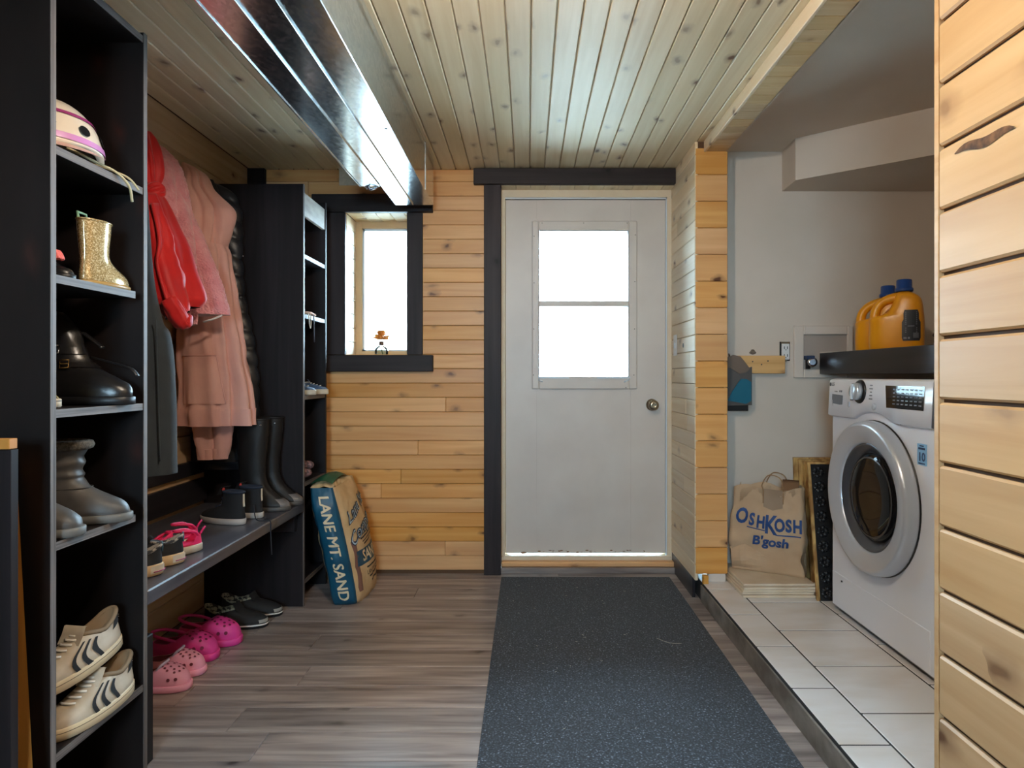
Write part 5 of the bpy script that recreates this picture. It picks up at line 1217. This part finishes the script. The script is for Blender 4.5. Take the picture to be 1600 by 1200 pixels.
rm_ = MB()
for k in range(7):
    o = k*.006
    rm_.tube(crv([P(238+1.2*k,318,2.37+o), P(249+.8*k,372,2.355+o), P(246+1.5*k,412,2.35+o), P(256+2.2*k,452,2.345+o), P(270+3.5*k,497-1.5*k,2.35+o)], 26), .007, 6)
part('pleat', rm_, redm, t)['kind'] = 'stuff'
part('hem_fold', limb([P(262,470,2.36), P(276,492,2.36), P(287,505,2.37), P(292,492,2.385)], [.03,.034,.030,.02], fold=(6,.10), seed=3, open_end=False), redm, t)
# charcoal coat nearest the shelf unit
Yc = 2.265
t = thing('charcoal_coat', 'long smooth charcoal coat hanging below the red garment', 'coat', (-1.42, Yc, 1.5))
garment('coat_body', [coatm, dark_in], t, [K(240,205,Yc,-1.53,.02,0),K(270,222,Yc,-1.53,.06,.4),K(340,226,Yc,-1.53,.08,.6),K(430,234,Yc,-1.53,.085,.7),K(499,247,Yc,-1.53,.09,.8),K(520,259,Yc,-1.53,.092,.8),K(560,266,Yc,-1.53,.094,.8),K(610,268,Yc,-1.53,.095,.8),K(680,271,Yc,-1.53,.096,.8),K(740,273,Yc,-1.53,.097,.8)], folds=((3,.05,.2),(5,.025,1.3)), seed=21, wr=.003)
part('front_seam', MB().tube([Vector((X_(248+.03*(v-520),2.22), 2.205, Z_(v,2.22))) for v in range(500,740,20)], .0025, 5), coatm, t)

# ================================================================== bag of sand leaning on the bookcase
tag_bag = thing('sand_bag', 'full paper sack of traction sand leaning against the bookcase', 'sack', (-.88, 3.34, 0))
A, B, C, D = Vector((-.945,3.128,0)), Vector((-.815,3.150,0)), Vector((-.800,3.52,0)), Vector((-.930,3.50,0))
BH = .56
def bagp(s, z, lift=0.0):
    # s 0..4 around the sack corners A B C D, z height 0..BH
    s = s % 4; k = int(s); f = s-k; cs = [A, B, C, D]
    a, b = cs[k], cs[(k+1)%4]; p = a.lerp(b, f); ctr = (A+B+C+D)/4
    h = z/BH
    nrm = (b-a).cross(Vector((0,0,1))).normalized()
    bulge = .034*math.sin(math.pi*f)*math.sin(math.pi*min(1,.08+.92*h))**.7
    pinch = 1-.10*max(0,(h-.80)/.2)**1.5 - .07*max(0,(.06-h)/.06)
    q = ctr+(p-ctr)*pinch; q.z = 0
    cornr = min(f, 1-f); 
    if cornr < .12: q = q + (ctr-q).normalized()*(.12-cornr)*.12
    sh = -.118*h**1.25
    q = q+nrm*(bulge+lift)+Vector((sh, .0, z))
    d = .007*noise.fractal((q.x*14, q.y*14, q.z*16), 1, 2, 3)
    return q+nrm*d
sandp = plain('sack_kraft', rgb(222,190,146), .55, c2=rgb(206,172,126), scale=(9,9,9), bmp=.12, bscale=(30,30,30)); blue_p = plain('sack_blue', rgb(16,84,112), .45, c2=rgb(12,72,98), scale=(9,9,9)); green_p = plain('sack_green', rgb(24,88,62), .45); brown_p = plain('sack_print_brown', rgb(128,88,76), .55)
N = 112; rows = []
for k in range(41):
    z = BH*k/40; rows.append([bagp(4*i/N, z) for i in range(N)])
top = rows[-1]; c = sum(top, Vector())/N
mb = MB(); mb.loft(rows, True, False, True, 0, True, lambda k, i: 1 if i < N//4-1 or i >= N-1 else 0)
cap = [[c+(p-c)*q+Vector((-.02*(1-q),0,.05*(1-q)**.8+.014*noise.noise((p.x*30,p.y*30,q*6)))) for p in top] for q in (1,.92,.8,.6,.35,.1)]
mb.loft(cap, False, True, True, 0, True)
part('sack_body', mb, [sandp, blue_p], tag_bag)
# folded green flap at the top
fl_ = []
T0 = bagp(1.0, BH)
for r_ in range(7):
    f = r_/6; a = bagp(.15, BH).lerp(bagp(2.80, BH*.985), f); b = bagp(1.02, BH).lerp(bagp(1.92, BH*.985), f)
    fl_.append([a.lerp(b, q/6)+Vector((-.012, 0, .040*math.sin(math.pi*(.12+.8*f))+.018*math.sin(math.pi*q/6)+.005*noise.noise((f*6,q,2)))) for q in range(7)])
part('folded_flap', MB().loft(fl_, False, False, False, 0, True), green_p, tag_bag)
def flp(p): # text on the flap
    f = min(1, max(0, .55-p.x/.36)); q = min(6, max(0, 3+p.y/.022)); r0 = int(min(5, f*6)); fr_ = f*6-r0; q0 = int(min(5, q)); fq = q-q0
    a = fl_[r0][q0].lerp(fl_[r0][q0+1], fq); b = fl_[r0+1][q0].lerp(fl_[r0+1][q0+1], fq); return a.lerp(b, fr_)+Vector((.002,-.002,.003))
o = part('lettering', text_mb('L', .09, lambda p: flp(Vector((p.y, -p.x, 0))), off=.003), plain('flap_letter', rgb(190,176,140), .6), tag_bag)
def on_side(p):   # narrow blue face: text runs downwards, letters turned a quarter clockwise
    return bagp(.52+p.y/.13, .275-p.x, .0035)
side_t = MB()
for k in (-1, 0, 1): text_mb('LANE MT. SAND', .069, lambda p, k=k: on_side(Vector((p.x+.0016*k, p.y+.0008*k, 0)))+Vector((0,-.0004*(k+1),0)), mb=side_t)
part('lettering', side_t, plain('side_letters', rgb(222,204,170), .6), tag_bag)
def on_front(p, s0=1.55, z0=.3):
    return bagp(s0+p.x/.37, z0+p.y, .0018)
def arc(p, r=.42, s0=1.62, z0=.43):
    return bagp(s0+p.x/.37, z0+p.y+.10*(p.x/.2)*.5-.10*(p.x/.2)**2*.3, .0035)
navy = plain('sack_ink', rgb(36,54,78), .6); pale = plain('sack_pale_ink', rgb(176,196,208), .6)
part('lettering', text_mb('Lane Mt', .085, lambda p: arc(p, s0=1.50, z0=.445), off=.004), navy, tag_bag)
part('lettering', text_mb('Lane Mt', .085, lambda p: arc(p, s0=1.50, z0=.445)+Vector((.002,-.0006,0)), off=-.0006), pale, tag_bag)
part('lettering', text_mb('Company', .085, lambda p: arc(p, s0=1.52, z0=.350), off=.004), navy, tag_bag)
part('lettering', text_mb('Company', .085, lambda p: arc(p, s0=1.52, z0=.350)+Vector((.002,-.0006,0)), off=-.0006), pale, tag_bag)
part('print_block', MB().loft([[bagp(1.06+.20*j/10+.12*(1-k/10)*.0, .05+(.42-.05)*k/10*.65, .0012) for j in range(6)] for k in range(11)], False, False, False), brown_p, tag_bag)
part('print_block', MB().loft([[bagp(1.12+.82*j/16, .165+.075*k/4, .0015) for j in range(17)] for k in range(5)], False, False, False), blue_p, tag_bag)
part('lettering', text_mb('SAND', .075, lambda p: bagp(1.53+p.x/.37, .203+p.y, .0045), off=.002), plain('band_letters', rgb(226,206,170), .6), tag_bag)
sm = MB()
for k in range(5): sm.loft([[bagp(1.24+.6*j/8+.03*k, .312-.014*k+.03*j/8+dz, .0025) for j in range(9)] for dz in (0, .004 if k % 2 else .007)], False, False, False)
text_mb('LANE MOUNTAIN', .030, lambda p: bagp(1.66+p.x/.37, .115+p.y, .003), mb=sm)
for k in range(3): sm.loft([[bagp(1.34+.5*j/8+.05*k, (.140, .090, .066)[k]+dz, .0025) for j in range(9)] for dz in (0, .008)], False, False, False)
part('small_print', sm, ink_black, tag_bag)['kind'] = 'stuff'

# ================================================================== paper shopping bag on the tile stack
SB = .093+.0122*5-.0004
pbag = thing('paper_bag', 'crumpled brown paper shopping bag on the tile stack', 'bag', (1.17, 3.2, SB))
q0, q1 = Vector((1.012,3.222,SB)), Vector((1.300,3.062,SB)); dv = (q1-q0); nn = Vector((-dv.y, dv.x, 0)).normalized(); PW = dv.length; PD, PH = .095, .405
def pbp(s, z, lift=0.0):   # s 0..1 front, 1..2 right side, 2..3 back, 3..4 left side
    s = s % 4; k = int(s); f = s-k; h = z/PH
    cs = [q0, q1, q1+nn*PD, q0+nn*PD]; a, b = cs[k], cs[(k+1)%4]; p = a.lerp(b, f)
    nr = (b-a).cross(Vector((0,0,1))).normalized()
    if k in (1, 3): p = p - nr*.030*math.sin(math.pi*f)*h       # gusset
    lean = Vector((.0,.0,0))
    cr_ = 0
    if h < .36: cr_ = -.010*math.sin(math.pi*h/.36)
    d = .016*noise.fractal((p.x*9+3, p.y*9, z*9), 1, 2, 2) + .014*abs(noise.noise((p.x*16, p.y*16, z*13)))
    out = p+nr*(cr_+d*min(1, .25+h*2)+lift)+Vector((0,0,z))
    if k == 0 or k == 3: out += (q0-q1).normalized()*(.02*math.sin(math.pi*min(1, h*1.3)))*(1-f if k == 0 else f)
    ft = 1-.5*h*.25
    ctr = (q0+q1)/2+nn*PD/2
    ox = (out-ctr); along = ox.dot(dv.normalized()); out -= dv.normalized()*along*.05*h
    return out
kraft = plain('brown_kraft_paper', rgb(196,166,134), .75, c2=rgb(180,150,118), scale=(6,6,6), bmp=.2, bscale=(22,22,22))
N = 88; rows = [[pbp(4*i/N, PH*k/34 + (.018*math.sin(5*i/N*6.28)*(k/34)**6 if True else 0)) for i in range(N)] for k in range(35)]
mb = MB(); mb.loft(rows, True, False, True, 0, True)
ctr = sum(rows[-1], Vector())/N
inn = [[ctr+(p-ctr)*.985+Vector((0,0,-.001)) for p in rows[-1]], [pbp(4*i/N, PH*.72, -.016) for i in range(N)]]
mb.loft([rows[-1]]+inn, False, True, True, 0, True)
part('bag_body', mb, kraft, pbag)
mid_ = .60
for (ss, nm) in ((.58,'f'),(2.40,'b')):
    base = pbp(ss, PH-.01, .004); dx = dv.normalized()
    tw = plain('paper_twine', rgb(150,116,80), .8)
    hp = [base-dx*.045+Vector((0,0,-.06)), base-dx*.045, base-dx*.05+Vector((0,0,.03)), base-dx*.02+Vector((0,0,.075)), base+dx*.03+Vector((0,0,.065)), base+dx*.045+Vector((0,0,.02)), base+dx*.045+Vector((0,0,-.06))]
    part('handle', MB().tube(crv(hp, 30), .0028, 6), tw, pbag)
rows = [[pbp(.44+.28*j/6, PH-.10*(1-.15*abs(j-3)/3)*k/6-.002, .0025) for j in range(7)] for k in range(7)]
part('handle_patch', MB().loft(rows, False, False, False), plain('patch_kraft', rgb(148,126,104), .75), pbag)
part('folded_corner', MB().loft([[pbp(.02+.55*j/8, .015+(.115-.10*abs(j/8-.35))*k/6, .004+.030*math.sin(math.pi*k/6)*math.sin(math.pi*min(1,.2+j/8))) for j in range(9)] for k in range(7)], False, False, False, 0, False), kraft, pbag)
part('top_fold', MB().loft([[pbp(.70+.24*j/5, PH+.0, .0)+nn*(.0+.05*math.sin(k*.6))+Vector((0,0,.045*math.sin(math.pi*k/4)-.0)) for j in range(6)] for k in range(5)], False, False, False, 0, True), plain('inside_kraft', rgb(120,88,60), .8), pbag)
ink = plain('bag_blue_ink', rgb(30,66,120), .6)
def onb(s0, z0, sk=0.0): return lambda p: pbp(s0+p.x/PW, z0+p.y+sk*p.x, .0042)
for (txt, sz, s0, z0) in (('O',.104,.155,.262),('S',.080,.300,.250),('H',.080,.428,.240),('K',.124,.565,.230),('O',.084,.690,.234),('S',.084,.808,.234),('H',.084,.925,.234)):
    part('lettering', text_mb(txt, sz, (lambda fn: lambda p: fn(Vector((p.x*.68, p.y, 0))))(onb(s0, z0, -.03)), off=.0035), ink, pbag)
part('lettering', text_mb("B'gosh", .062, onb(.56, .150), off=.0022, shear=.15), ink, pbag)
un = MB(); un.loft([[pbp(.24+.25*j/8, .212-.012*j/8+dz, .0033) for j in range(9)] for dz in (0,.005)], False, False, False); 
part('underline', un, ink, pbag)
part('underline', MB().loft([[pbp(.64+.33*j/8, .186+dz, .0033) for j in range(9)] for dz in (0,.006)], False, False, False), ink, pbag)
